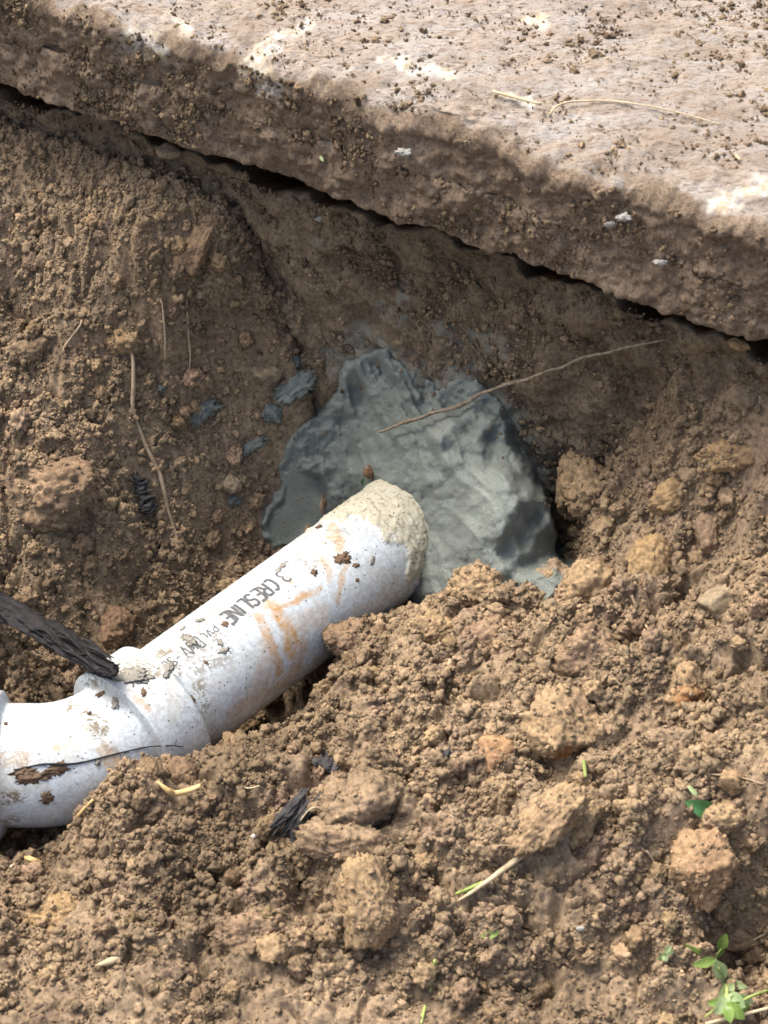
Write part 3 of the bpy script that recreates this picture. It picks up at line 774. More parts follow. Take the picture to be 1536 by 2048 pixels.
lettering('CRESLINE', (549, 1165), (450, 1240), .0130, .0024, .22)
lettering('PVC', (432, 1254), (405, 1276), .0070, .0011, .5)
lettering('DWV', (401, 1281), (366, 1306), .0115, .0013, .2)
lettering('-SCH', (360, 1312), (318, 1342), .0085, .0012, .35)

# ------------------------------------------------------------------ lumps
def ico(sub):
    bm = bmesh.new(); bmesh.ops.create_icosphere(bm, subdivisions=sub, radius=1.0)
    bm.verts.ensure_lookup_table()
    V = np.array([v.co[:] for v in bm.verts]); F = np.array([[v.index for v in f.verts] for f in bm.faces])
    bm.free(); return V, F
ICO = {k: ico(k) for k in (2, 3, 4, 5)}
def lump(name, seed, sub=4, size=(1, 1, 1), angular=0.5, rough=0.25, fine=0.06, smooth=True):
    V, F = ICO[sub]
    r = np.random.default_rng(seed)
    V = V.copy()
    N = r.normal(size=(9, 3)); N /= np.linalg.norm(N, axis=1)[:, None]
    dd = .62 + .36 * r.random(9)
    dots = V @ N.T
    lim = np.where(dots > .15, dd[None] / np.maximum(dots, .15), 9.0)
    rp = np.minimum(lim.min(1), 1.25)
    R_ = 1 * (1 - angular) + rp * angular
    off = Vector(r.normal(size=3) * 20)
    nz = np.array([mnoise.fractal(Vector(v) * 1.6 + off, .9, 2.1, 3) for v in V])
    n2 = np.array([abs(mnoise.noise(Vector(v) * 4.2 + off)) for v in V])
    R_ = R_ * (1 + rough * nz * .55 + rough * .55 * (n2 - .25))
    if sub >= 4:
        n3 = np.array([mnoise.fractal(Vector(v) * 9 + off, .7, 2.2, 4 if sub > 4 else 3) for v in V])
        R_ = R_ * (1 + fine * n3)
    return mesh_np(name, V * R_[:, None] * np.array(size), F, smooth)

# crumb prototypes kept out of the scene, instanced as the uncountable loose soil
proto = bpy.data.collections.new('crumb_kinds')
NPROTO = 16
for k in range(NPROTO):
    r = np.random.default_rng(500 + k)
    s3 = (1, .75 + .3 * r.random(), .6 + .35 * r.random())
    if k % 2:
        me = lump('crumb', 900 + k, 3, s3, angular=.6 + .4 * r.random(), rough=.95, fine=.2)
    else:                                                # an aggregate of several grains
        VV, FF, nb_ = [], [], 0
        for g_i in range(6):
            g = lump('grain', 9000 + 31 * k + g_i, 2, (1, .8, .75), .6, .9)
            co = np.empty(len(g.vertices) * 3, np.float32); g.vertices.foreach_get('co', co)
            fi = np.empty(len(g.polygons) * 3, np.int32); g.polygons.foreach_get('vertices', fi)
            rad0 = .35 + .45 * r.random() if g_i else .75
            cen = r.normal(size=3) * (.42 if g_i else .05) * np.array(s3)
            VV.append(co.reshape(-1, 3) * rad0 + cen); FF.append(fi.reshape(-1, 3) + nb_); nb_ += len(g.vertices)
            bpy.data.meshes.remove(g)
        me = mesh_np('crumb', np.concatenate(VV), np.concatenate(FF))
    me.materials.append(M_crumb)
    o = bpy.data.objects.new('crumb_%02d' % k, me); proto.objects.link(o)
def scatter_tree():
    ng = bpy.data.node_groups.new('scatter_soil', 'GeometryNodeTree')
    ng.interface.new_socket('Geometry', in_out='INPUT', socket_type='NodeSocketGeometry')
    ng.interface.new_socket('Geometry', in_out='OUTPUT', socket_type='NodeSocketGeometry')
    N, L = ng.nodes, ng.links
    gi, go = N.new('NodeGroupInput'), N.new('NodeGroupOutput')
    iop = N.new('GeometryNodeInstanceOnPoints'); ci = N.new('GeometryNodeCollectionInfo')
    ci.inputs['Collection'].default_value = proto; ci.inputs['Separate Children'].default_value = True; ci.inputs['Reset Children'].default_value = True
    def na(name, t):
        a = N.new('GeometryNodeInputNamedAttribute'); a.data_type = t; a.inputs['Name'].default_value = name
        return a.outputs['Attribute']
    e = N.new('FunctionNodeEulerToRotation')
    L.new(gi.outputs[0], iop.inputs['Points']); L.new(ci.outputs[0], iop.inputs['Instance'])
    iop.inputs['Pick Instance'].default_value = True
    L.new(na('idx', 'INT'), iop.inputs['Instance Index'])
    L.new(na('rot', 'FLOAT_VECTOR'), e.inputs[0]); L.new(e.outputs[0], iop.inputs['Rotation'])
    L.new(na('scl', 'FLOAT'), iop.inputs['Scale'])
    L.new(iop.outputs[0], go.inputs[0])
    return ng
NG = scatter_tree()
def scatter(name, P, radius, tint, label):
    n = len(P)
    me = bpy.data.meshes.new(name); me.vertices.add(n)
    me.vertices.foreach_set('co', np.asarray(P, np.float32).ravel())
    attr(me, 'scl', radius); attr(me, 'tint', tint)
    a = me.attributes.new('idx', 'INT', 'POINT'); a.data.foreach_set('value', RNG.integers(0, NPROTO, n).astype(np.int32))
    a = me.attributes.new('rot', 'FLOAT_VECTOR', 'POINT'); a.data.foreach_set('vector', (RNG.random((n, 3)) * 6.283).astype(np.float32).ravel())
    me.materials.append(M_crumb)
    o = obj(name, me, None, label=label, kind='stuff')
    md = o.modifiers.new('scatter', 'NODES'); md.node_group = NG
    return o
def powsize(n, a, b, e):
    u = RNG.random(n)
    return (a ** (1 - e) + u * (b ** (1 - e) - a ** (1 - e))) ** (1 / (1 - e))
# loose soil on the ground
n = 420000
x = RNG.uniform(-.40, .40, n); y = RNG.uniform(-.74, .34, n)
r = powsize(n, .0006, .0056, 2.85)
clump = fbm2(x * 22, y * 22, 3, 301)
pk = sstep(-0.40, -0.50, y + .06 * x)
lb = sstep(-0.12, 0.0, y) * sstep(0.0, -0.08, x)
r = r * np.where(lb > .5, .90, 1.0) * (1 - .30 * pk) * (1 + .35 * np.clip(clump, -1, 1))
z = hz(x, y)
gxs, gys = slope(x, y); st_ = np.sqrt(1 + gxs ** 2 + gys ** 2)
keep = RNG.random(n) < np.clip((.50 + .75 * clump + .4 * lb) * (1 - .66 * pk) * np.clip(st_ / 1.3, .6, 2), 0.12, 1)
keep &= ndist(x, y) > -.05
zc = z + r * .25
d_ax = segdist(x, y, AXIS2D); tt = (x - P_hub[0]) * DIRP[0] + (y - P_hub[1]) * DIRP[1]
Rr = np.where(tt > -.006, .0505, RP)
d3 = np.hypot(d_ax, zc)
keep &= d3 > Rr + r * .75
ms = mask_sd(x, y, zc)
inm = (x > MU[0]) & (x < MU[-1]) & ((y + zc) * R2 > MQ[0]) & ((y + zc) * R2 < MQ[-1]) & (ndist(x, y) < .11) & (x < pu(1130))
keep &= ~(inm & (ms > -.004))
tint = np.clip(.5 + .17 * RNG.normal(size=n) + .10 * clump, 0, 1)
loose = scatter('loose_soil', np.c_[x, y, zc][keep], r[keep], tint[keep], 'loose brown soil crumbs covering the trench sides and spoil heap')
lp, lr = [], []
for k in range(900):
    t_ = RNG.random() * 3
    a_, b_ = [((470, 440), (555, 585)), ((555, 585), (612, 690)), ((400, 385), (475, 450))][int(t_)]
    f_ = t_ - int(t_)
    p = onsoil(a_[0] + (b_[0] - a_[0]) * f_ + RNG.normal() * 16 - 6, a_[1] + (b_[1] - a_[1]) * f_ + RNG.normal() * 14 + 6)
    if ndist(p[0], p[1]) > -.02: lp.append(p); lr.append(float(powsize(1, .0010, .0055, 2.2)[0]))
scatter('bank_lip_soil', np.array(lp), np.array(lr), np.clip(.45 + .16 * RNG.normal(size=len(lp)), 0, 1), 'rough crumbs along the broken lip of the left bank')
# soil sticking to the cut wall
n = 40000
t = RNG.uniform(-.38, .42, n); zz = RNG.uniform(-.08, ZB - .03, n)
r = powsize(n, .0006, .0032, 2.8)
kp = RNG.random(n) < np.clip(.45 + .8 * fbm2(t * 18, zz * 18, 3, 311), 0, 1)
P = W0[None] + t[:, None] * EDGE + (.002 + .008 * fbm2(t * 10, zz * 10, 3, 103))[:, None] * NRM; P[:, 2] = zz
msk = mask_sd(P[:, 0], P[:, 1], P[:, 2]); kp &= ~((msk > -.004) & (P[:, 0] > MU[0]) & (P[:, 0] < MU[-1]) & (zz < .14))
scatter('wall_soil', P[kp], r[kp], np.clip(.28 + .15 * RNG.normal(size=n), 0, 1)[kp], 'small soil crumbs sticking to the dark cut wall')
# soil caught on the mortar, mostly near its rim
mi = np.argwhere((sd > .0) & (sd < .045)); mi = mi[RNG.random(len(mi)) < .030 * np.exp(-sd[mi[:, 0], mi[:, 1]] / .009)]
rm = powsize(len(mi), .0005, .0026, 2.4)
scatter('mortar_soil', P3[mi[:, 0], mi[:, 1]], rm, np.clip(.35 + .2 * RNG.normal(size=len(mi)), 0, 1), 'soil crumbs caught along the rim of the mortar')
# crumbs on the slab: scattered and in clusters
cl = [(1180, 90, .030, 330), (1215, 60, .02, 120), (1100, 110, .03, 120), (560, 22, .028, 330), (600, 125, .02, 160), (830, 190, .022, 240), (800, 40, .03, 170), (860, 110, .03, 130), (1470, 60, .05, 480), (1390, 75, .016, 170), (1500, 205, .03, 240), (1470, 300, .022, 220), (1170, 310, .022, 220), (1240, 290, .012, 60), (820, 215, .02, 130), (1420, 120, .04, 200), (1060, 90, .03, 110), (1370, 240, .03, 80), (930, 60, .05, 150), (700, 110, .04, 120), (1120, 200, .02, 50), (1510, 20, .03, 200), (1050, 300, .02, 60), (400, 60, .03, 80)]
PX, RRr = [], []
for px, py, sg, m_ in cl:
    m_ = int(m_ * .55)
    c_ = atslab(px, py)
    q = c_[None, :2] + RNG.normal(size=(m_, 2)) * sg * .45
    PX.append(q); RRr.append(powsize(m_, .0005, .0030, 2.7))
m_ = 26000
q = np.c_[RNG.uniform(-.36, .42, m_), RNG.uniform(-.05, .62, m_)]
PX.append(q); RRr.append(powsize(m_, .00035, .0017, 3.0))
q = np.concatenate(PX); rr = np.concatenate(RRr)
of = ndist(q[:, 0], q[:, 1])
tt = (q[:, 0] - W0[0]) * EDGE[0] + (q[:, 1] - W0[1]) * EDGE[1]
kk = (of < OV - .004) & (of > -.45)
lipz = sstep(-.035, OV, of) * (0.006 + 0.005 * np.clip(fbm2(tt * 14, of * 20, 4, 81), -1, 1))
scatter('slab_crumbs', np.c_[q, ZT + rr * .3 - lipz][kk], rr[kk], np.clip(.3 + .2 * RNG.normal(size=len(q)), 0, 1)[kk], 'dark soil crumbs scattered over the top of the concrete slab')
n = 16000
t = RNG.uniform(-.45, .45, n); zz = RNG.uniform(ZB + .004, ZT - .008, n); r = powsize(n, .0006, .0030, 2.8)
kp = RNG.random(n) < np.clip(.35 + .9 * fbm2(t * 16, zz * 16, 3, 321), 0, 1)
P = W0[None] + t[:, None] * EDGE + (OV + 0.006 * (ZT - zz) / .098 + 0.0045 * fbm2(t * 9, zz * 9 + 3, 3, 71) + 0.0034 * fbm2(t * 38, zz * 38, 5, 73, .62))[:, None] * NRM; P[:, 2] = zz
scatter('slab_face_soil', P[kp], r[kp], np.clip(.3 + .18 * RNG.normal(size=n), 0, 1)[kp], 'soil crumbs stuck to the shaded broken face of the slab')

# named clods and stones: px, py, half sizes (px along, px across), tilt, tint, name, angularity, label
BROWN, TAN, PINK, OCHRE, GREY, DARK = (1, .98, .96, 1), (1.22, 1.17, 1.04, 1), (1.06, 1.0, .98, 1), (1.26, 1.17, .95, 1), (1.0, 1.06, 1.08, 1), (.6, .58, .58, 1)
CL = [(740, 1815, 50, 66, 10, TAN, 'soil_clod', .5, 'big tan clod standing upright in the middle of the foreground spoil'),
      (1118, 1462, 56, 56, 0, TAN, 'soil_clod', .7, 'large wedge-shaped tan clod left of the orange stained clod'),
      (1372, 1385, 38, 40, 0, TAN, 'soil_clod', .4, 'round tan clod with an orange rust stain on its face'),
      (1165, 1300, 46, 40, 15, PINK, 'soil_clod', .9, 'blocky pinkish clod beside a dark hollow in the spoil'),
      (1296, 1130, 38, 50, 0, OCHRE, 'stone', .25, 'rounded yellowish stone half buried in the spoil heap'),
      (1352, 992, 50, 24, 28, OCHRE, 'stone', .85, 'long flat yellowish stone tilted on the spoil near the wall'),
      (1418, 1065, 30, 42, 0, PINK, 'stone', .7, 'pinkish brown upright stone below the long flat yellowish stone'),
      (1100, 1640, 64, 34, 40, TAN, 'soil_clod', .6, 'long rough grey-tan clod at the top end of the pale stalk'),
      (1162, 1632, 26, 44, -15, TAN, 'soil_clod', .6, 'narrow tan clod leaning against the long rough clod'),
      (1415, 1722, 46, 58, -20, (1.18, 1.06, .95, 1), 'soil_clod', .7, 'large reddish tan clod above the dark hollow at the right'),
      (990, 1508, 28, 26, 0, (1.3, 1.08, .9, 1), 'soil_clod', .8, 'small orange-brown blocky clod right of the big bark scrap'),
      (1152, 945, 32, 66, -8, TAN, 'soil_clod', .4, 'tall pointed clod sticking up on the crest beside the mortar'),
      (1190, 985, 60, 50, 20, TAN, 'soil_clod', .3, 'broad tan crumbly lump shouldering up to the right of the mortar'),
      (1205, 925, 20, 18, 0, PINK, 'soil_clod', .3, 'small round pinkish clod on the crest right of the pointed clod'),
      (1455, 905, 56, 26, 8, OCHRE, 'soil_clod', .6, 'wide yellow clod near the right edge under the wall'),
      (1428, 1205, 32, 28, 10, GREY, 'stone', .8, 'grey angular stone right of the rounded yellowish stone'),
      (125, 1835, 52, 38, 0, OCHRE, 'soil_clod', .3, 'yellowish lump low in the left foreground soil'),
      (700, 1610, 66, 54, 10, BROWN, 'soil_clod', .5, 'large brown crumbly clod right of the frayed bark'),
      (120, 985, 74, 60, 0, PINK, 'soil_clod', .3, 'broad brown lump bulging from the left trench side'),
      (395, 490, 28, 52, -25, (1.1, 1.02, .96, 1), 'stone', .6, 'elongated reddish stone leaning in the upper left bank'),
      (243, 682, 30, 20, 0, (1.2, 1.12, .95, 1), 'soil_clod', .3, 'yellow clod above the long hanging root'),
      (236, 1252, 34, 38, 0, (.88, .78, .74, 1), 'stone', .35, 'flat dull red stone behind the pipe near the charred stick'),
      (535, 748, 26, 20, 0, GREY, 'stone', .3, 'small greyish round stone in the bank left of the mortar'),
      (980, 1290, 66, 46, 20, PINK, 'soil_clod', .2, 'wide pinkish crumbly lump below the mortar patch'),
      (1175, 1185, 58, 42, 20, TAN, 'soil_clod', .3, 'broad tan crumbly lump left of the rounded yellowish stone'),
      (960, 1178, 52, 40, 0, TAN, 'soil_clod', .15, 'tan crumbly mound on the crest just below the mortar'),
      (500, 1870, 46, 30, 10, PINK, 'soil_clod', .4, 'low pinkish clod in the left foreground beside the dark pit'),
      (362, 1550, 30, 26, 20, (1.0, .92, .88, 1), 'soil_clod', .4, 'reddish clod wedged under the hub collar of the elbow'),
      (488, 1455, 22, 16, 0, TAN, 'soil_clod', .4, 'small tan clod at the lip of the dark hollow under the pipe'),
      (700, 1275, 46, 34, 10, PINK, 'soil_clod', .3, 'brown clod pressed against the near side of the white pipe'),
      (690, 1690, 60, 40, -8, BROWN, 'soil_clod', .5, 'dark undercut brown clod below the large clod by the bark'),
      (1340, 1480, 40, 26, 0, BROWN, 'soil_clod', .5, 'brown clod below the orange stained clod'),
      (860, 1262, 40, 28, 0, TAN, 'soil_clod', .3, 'tan lump on the crest right of the pipe'),
      (550, 1900, 26, 22, 0, TAN, 'soil_clod', .4, 'small tan clod low in the foreground left of centre'),
      (460, 968, 22, 18, 0, GREY, 'stone', .4, 'grey-green stone set in the bank left of the mortar'),
      (440, 1330, 10, 8, 0, DARK, 'soil_clod', .4, None),
      (1440, 1640, 44, 34, 0, TAN, 'soil_clod', .3, 'tan crumbly clod just right of the green leaf'),
      (1480, 1880, 34, 20, 0, BROWN, 'soil_clod', .4, 'flat brown clod above the green seedling'),
      (60, 700, 36, 24, 0, BROWN, 'soil_clod', .3, 'brown lump low on the upper left bank'),
      (335, 300, 22, 14, 0, GREY, 'stone', .5, 'small pale stone lying in the gap under the slab'),
      (1480, 690, 18, 8, -20, OCHRE, 'stone', .6, 'tiny yellow stone in the dark gap under the slab'),
      (740, 945, 10, 11, 0, (.8, .66, .6, 1), 'soil_clod', .3, 'small reddish clod stuck in the mortar above the pipe')]
names_seed = 3000
clod_pts = []
for px, py, hw, hh, tilt, col, nm_, ang, lab in CL:
    if lab is None: continue
    names_seed += 1
    a, b = hw * PXM, hh * PXM
    if 'tiny yellow' in lab or 'gap under the slab' in lab: p = atwall(px, py, .006)
    elif 'stuck in the mortar' in lab: p = onmortar(px, py)
    elif 'pointed clod' in lab: p = at(px, py + 14, .07)
    else: p = onsoil(px, py)
    big = max(hw, hh) > 36
    me = lump(nm_, names_seed, 5 if big else 4, (a * 1.08, min(a, b) * .95, b * 1.1), min(1.0, ang + .3), (.36 if ang < .5 else .24), .12 if nm_ == 'soil_clod' else .07)
    mt = M_clod
    if 'rust stain' in lab: mt = rust_clod('rust_stained_clod', 0, -.003, .010)
    if 'wedge-shaped tan' in lab: mt = rust_clod('ochre_stained_clod', .002, -.012, .009)
    o = obj(nm_, me, mt, label=lab, cat='clod' if nm_ == 'soil_clod' else 'stone')
    n_up = Vector((0, -R2, R2))
    dep = .28 if nm_ == 'soil_clod' else .2
    if 'lump' in lab or 'mound' in lab or 'yellow clod above' in lab: dep = -.25
    o.location = Vector(p) + n_up * min(a, b) * dep
    o.rotation_euler = (math.radians(-42), math.radians(-tilt), 0)
    o.rotation_euler = (Matrix.Rotation(math.radians(-40), 3, 'X') @ Matrix.Rotation(math.radians(-tilt), 3, 'Y')).to_euler()
    o.color = col
    if nm_ == 'soil_clod':
        Mw = Matrix.LocRotScale(o.location, o.rotation_euler, None)
        co = np.empty(len(me.vertices) * 3, np.float32); me.vertices.foreach_get('co', co); co = co.reshape(-1, 3)
        co = co @ np.array(Mw.to_3x3()).T + np.array(o.location)
        m_ = int(min(900, 0.07 * hw * hh))
        clod_pts.append(co[RNG.integers(0, len(co), m_)])
cp = np.concatenate(clod_pts)
rc = powsize(len(cp), .0006, .0026, 2.6)
scatter('clod_crumbs', cp, rc, np.clip(.6 + .2 * RNG.normal(size=len(cp)), 0, 1), 'fine crumbs clinging to the larger clods')
# many small lumps, each its own thing
small = [lump('soil_lump', 4000 + k, 4, (1, .85, .7), .35, .6, .2) for k in range(8)]
LAND = [(740, 1815, 'big upright tan clod'), (1118, 1462, 'wedge-shaped tan clod'), (1372, 1385, 'rust-stained clod'), (1296, 1130, 'rounded yellowish stone'), (1352, 992, 'long flat yellowish stone'), (1100, 1640, 'long rough clod'), (1415, 1722, 'large reddish tan clod'), (990, 1508, 'orange-brown blocky clod'), (1455, 905, 'wide yellow clod'), (125, 1835, 'yellowish lump at lower left'), (598, 1632, 'frayed black bark scrap'), (120, 985, 'broad lump on the left bank'), (395, 490, 'elongated reddish stone'), (245, 690, 'yellow clod above the root'), (236, 1252, 'flat dull red stone'), (310, 925, 'long hanging root'), (980, 1760, 'pale stalk'), (865, 1950, 'upright grass blade'), (1440, 1950, 'bright green seedling'), (1405, 1615, 'curled deep green leaf'), (370, 1575, 'bent yellow straw'), (50, 1695, 'thick yellow straw'), (980, 1290, 'wide pinkish lump'), (500, 1870, 'low pinkish clod'), (225, 1920, 'short pale wood chip'), (60, 560, 'left photo edge below the slab'), (1430, 1205, 'grey angular stone'), (1180, 1860, 'tiny pale chip'), (760, 1400, 'stretch of spoil beside the pipe hollow'), (40, 2000, 'lower left corner'), (560, 2010, 'bottom edge left of centre'), (1120, 2020, 'bottom edge right of centre')]
cnt = 0; tries = 0; used_labels = set()
while cnt < 230:
    px, py = random.uniform(-20, 1556), random.uniform(430, 2060)
    p = onsoil(px, py)
    if ndist(p[0], p[1]) < .02 or (p[1] > 0 and p[0] > -.09 and p[0] < .2): continue
    pkf = float(sstep(-.40, -.50, np.array(p[1])))
    if random.random() < .55 * pkf: continue
    if p[0] < -.05 and p[1] > -.05 and random.random() < .5: continue
    r = .0040 + .0065 * random.random() ** 2
    da = float(segdist(np.array(p[0]), np.array(p[1]), AXIS2D))
    if math.hypot(da, p[2]) < .0525 + r: continue
    lx, ly, ln = min(LAND, key=lambda l: math.hypot(l[0] - px, l[1] - py))
    dx, dy = px - lx, py - ly
    side_ = ('right of' if dx > 0 else 'left of') if abs(dx) > abs(dy) else ('below' if dy > 0 else 'above')
    far_ = 'just ' if math.hypot(dx, dy) < 90 else ('some way ' if math.hypot(dx, dy) > 170 else '')
    size_ = 'small' if r < .0052 else ('middling' if r < .0072 else 'stout')
    lab = '%s knobbly soil lump %s%s the %s' % (size_, far_, side_, ln)
    tries += 1
    if lab in used_labels and tries < 5000: continue
    used_labels.add(lab)
    o = obj('soil_lump', small[cnt % 8], M_clod, label=lab, cat='soil lump', group='small soil lumps on the spoil')
    o.location = Vector(p) + Vector((0, 0, r * .3)); o.scale = (r, r, r)
    o.rotation_euler = (random.random() * 6, random.random() * 6, random.random() * 6)
    g = .8 + .5 * random.random(); o.color = (g, g * (.93 + .06 * random.random()), g * (.82 + .16 * random.random()), 1)
    cnt += 1
# mortar droppings beside the patch
for k, (px, py, hw, hh, tl, lab) in enumerate([(400, 822, 40, 18, 18, 'flat grey mortar splash on the left bank, farthest from the patch'),
        (592, 772, 46, 24, 28, 'large flat mortar splash against the upper left of the patch'),
        (545, 820, 22, 22, 0, 'faint mortar smear below the large flat splash'),
        (505, 890, 36, 12, 30, 'long thin mortar smear left of the patch'),
        (322, 776, 9, 7, 0, 'tiny pale mortar drop beside the hanging root'),
        (588, 722, 11, 13, 0, 'small mortar drop above the large flat splash'),
        (466, 1000, 20, 12, 0, 'small grey mortar drop low on the left bank')]):
    p = onsoil(px, py)
    me = lump('mortar_splash', 5200 + k, 4, (hw * PXM, hh * PXM, .0035), .3, .9, .25)
    o = obj('mortar_splash', me, M_dull, label=lab, cat='mortar splash')
    gx_, gy_ = slope(p[0], p[1]); nrm = (Vector((0, -R2, R2)) * .75 + Vector((-float(gx_), -float(gy_), 1)).normalized() * .25).normalized()
    o.location = Vector(p) + nrm * .0006
    o.rotation_euler = (nrm.to_track_quat('Z', 'Y').to_matrix() @ Matrix.Rotation(math.radians(tl), 3, 'Z')).to_euler()

# ------------------------------------------------------------------ sticks, roots, stalks
def catmull(pts, n):
    P = [np.array(p, float) for p in pts]; P = [2 * P[0] - P[1]] + P + [2 * P[-1] - P[-2]]
    out = []
    for i in range(1, len(P) - 2):
        for k in range(n):
            t = k / n
            out.append(.5 * (2 * P[i] + (P[i + 1] - P[i - 1]) * t + (2 * P[i - 1] - 5 * P[i] + 4 * P[i + 1] - P[i + 2]) * t * t + (3 * P[i] - P[i - 1] - 3 * P[i + 1] + P[i + 2]) * t ** 3))
    out.append(P[-2]); return np.array(out)
def tube(name, pts, rad, seg=10, n=8, wob=0.0, rough=0.0, seed=0, flat=1.0):
    path = catmull(pts, n); m = len(path)
    if wob:
        for i in range(1, m - 1):
            path[i] += np.array(mnoise.noise_vector(Vector(path[i] * 45) + Vector((seed, 0, 0)))) * wob
    rad = np.interp(np.linspace(0, 1, m), np.linspace(0, 1, len(rad)), rad)
    V = []; ref = np.array([0.13, 0.2, 1.0])
    for i in range(m):
        t = path[min(i + 1, m - 1)] - path[max(i - 1, 0)]; t /= (np.linalg.norm(t) + 1e-12)
        a = np.cross(t, ref); a /= np.linalg.norm(a); b = np.cross(a, t)
        for k in range(seg):
            th_ = 2 * math.pi * k / seg
            rr_ = rad[i] * (1 + rough * (mnoise.noise(Vector((math.cos(th_) * 2.3, math.sin(th_) * 2.3, i * .12 + seed))) + .7 * mnoise.noise(Vector((math.cos(th_) * 7, math.sin(th_) * 7, i * .07 + seed))) + .35 * mnoise.noise(Vector((math.cos(th_) * 12, math.sin(th_) * 12, i * .5 + seed)))))
            V.append(path[i] + rr_ * (math.cos(th_) * a + flat * math.sin(th_) * b))
    F = grid_faces(m, seg, True).tolist()
    V.append(path[0]); V.append(path[-1])
    c0, c1 = len(V) - 2, len(V) - 1
    for k in range(seg):
        F.append((c0, k, (k + 1) % seg, c0)); F.append((c1, (m - 1) * seg + (k + 1) % seg, (m - 1) * seg + k, c1))
    me = bpy.data.meshes.new(name)
    me.from_pydata([tuple(v) for v in V], [], [tuple(dict.fromkeys(f)) for f in F])
    me.polygons.foreach_set('use_smooth', [True] * len(me.polygons)); me.update()
    return me
up = np.array([0, 0, 1.0]); toward = np.array([0, -R2, R2])
# charred stick resting on the hub
pts = [at(-170, 1118, .0), at(-60, 1180, .004), at(40, 1232, .014), at(130, 1287, .034), at(205, 1336, .0625), at(228, 1352, .068)]
stick = obj('charred_stick', tube('charred_stick', pts, [.0095, .0105, .0112, .0110, .0102, .0090, .0072, .0030], 48, 30, .0012, .42, 3, .5), M_char, label='thick blackened stick whose end rests on the pipe fitting', cat='stick')
for k in range(16):
    o1, o2, o3 = [RNG.normal(size=3) * np.array([.0045, .0045, .0025]) for _ in range(3)]
    t0 = RNG.uniform(.0, .75)
    a_, b_ = at(60, 1246, .020), at(228, 1352, .069)
    p0 = a_ + (b_ - a_) * t0 + o1 * .8 + np.array([0, 0, .004]); p2 = p0 + (b_ - a_) * RNG.uniform(.25, .42) + o2 * .6
    pm_ = (p0 + p2) / 2 + o3 * .5 + np.array([0, 0, .001])
    obj('bark_splinter', tube('bark_splinter', [p0, pm_, p2], [.0005, .0019, .0014, .0003], 7, 8, .0006, .5, 70 + k, .45), M_char, parent=stick)
# twig across the mortar
e0 = onmortar(757, 864) + toward * .002
e1 = atwall(1330, 682, .012)
tw_px = [(757, 864), (800, 850), (848, 832), (895, 822), (935, 803), (980, 780), (1020, 765), (1075, 752), (1150, 722), (1230, 700), (1330, 680)]
def dep_pt(px, py, ref):                                 # point on the sight line as far out of the wall as asked
    return atwall(px, py, ref)
n0, n1 = ndist(e0[0], e0[1]), .010
pts = []
for k, (a, b) in enumerate(tw_px):
    p = dep_pt(a, b, n0 + (n1 - n0) * k / (len(tw_px) - 1))
    if a < 1050:
        m_p = onmortar(a, b); dm = max((lambda z: (z[2] - z[1]) * R2)(onmortar(a + e_, b + f_)) for e_ in (-25, 0, 25) for f_ in (-12, 0, 12)) + .004; dp_ = (p[2] - p[1]) * R2
        p = p + toward * max(0.0, dm - dp_)
    pts.append(p)
obj('twig', tube('twig', pts, [.0008, .0014, .0012, .0016, .0010, .0013, .0009, .0010, .0008], 10, 14, .0022, .55, 11), M_twig, label='thin crooked twig crossing in front of the mortar patch', cat='twig')
def lay(pxs, lift): return [onsoil(a, b) + toward * lift for a, b in pxs]
def thin(name, pxs, rads, mat, label, cat, lift=.003, wob=.0020, rough=.3, group=None, seg=7):
    return obj(name, tube(name, lay(pxs, lift), rads, seg, 8, wob, rough, random.random() * 50), mat, label=label, cat=cat, group=group)
thin('root', [(262, 690), (268, 760), (265, 820), (285, 870), (312, 925), (325, 970), (342, 1030), (352, 1075), (362, 1130)], [.0012, .0016, .0014, .0020, .0018, .0014, .0008], M_root, 'long pale root hanging down the left trench side', 'root')
thin('root', [(322, 600), (328, 660), (332, 720)], [.0008, .0009, .0006], M_root, 'short thin root above the tiny pale mortar drop', 'root')
thin('root', [(375, 600), (378, 690), (382, 790)], [.0007, .0008, .0005], M_root, 'thin straight root above the flat grey mortar splash', 'root')
thin('root', [(165, 640), (133, 690), (130, 702)], [.0008, .0008, .0004], M_root, 'tiny root on the left bank beside the yellow clod', 'root')
thin('root', [(1262, 1190), (1285, 1240), (1315, 1290)], [.0010, .0011, .0008], M_root, 'grey root below the rounded yellowish stone', 'root')
thin('root', [(1000, 1430), (1030, 1425), (1068, 1407), (1050, 1400)], [.0006, .0006, .0004], M_paler, 'fine pale root curl left of the wedge-shaped clod', 'root')
thin('root', [(1390, 1530), (1420, 1545), (1470, 1555), (1530, 1565)], [.0006, .0007, .0005], M_root, 'thin root lying near the right edge above the green leaf', 'root')
thin('root', [(1200, 1630), (1220, 1645), (1280, 1655)], [.0005, .0006, .0005], M_root, 'thin dark root right of the narrow leaning clod', 'root')
thin('root', [(1290, 1700), (1310, 1725), (1335, 1732), (1380, 1718)], [.0008, .0010, .0006], M_root, 'curved root left of the large reddish clod', 'root')
thin('root', [(1108, 1040), (1140, 1025), (1175, 1018)], [.0006, .0007, .0005], M_paler, 'forked pale root poking over the crest toward the mortar', 'root', .005)
thin('root', [(970, 1700), (1010, 1690), (1060, 1700)], [.0005, .0006, .0004], M_root, 'fine root above the pale stalk', 'root')
thin('root', [(450, 1555), (490, 1575), (520, 1570)], [.0006, .0007, .0004], M_paler, 'fine pale root in the spoil below the dark hollow', 'root')
thin('root', [(600, 1640), (620, 1615), (640, 1612)], [.0005, .0006, .0004], M_paler, 'pale root lying across the frayed bark', 'root', .009)
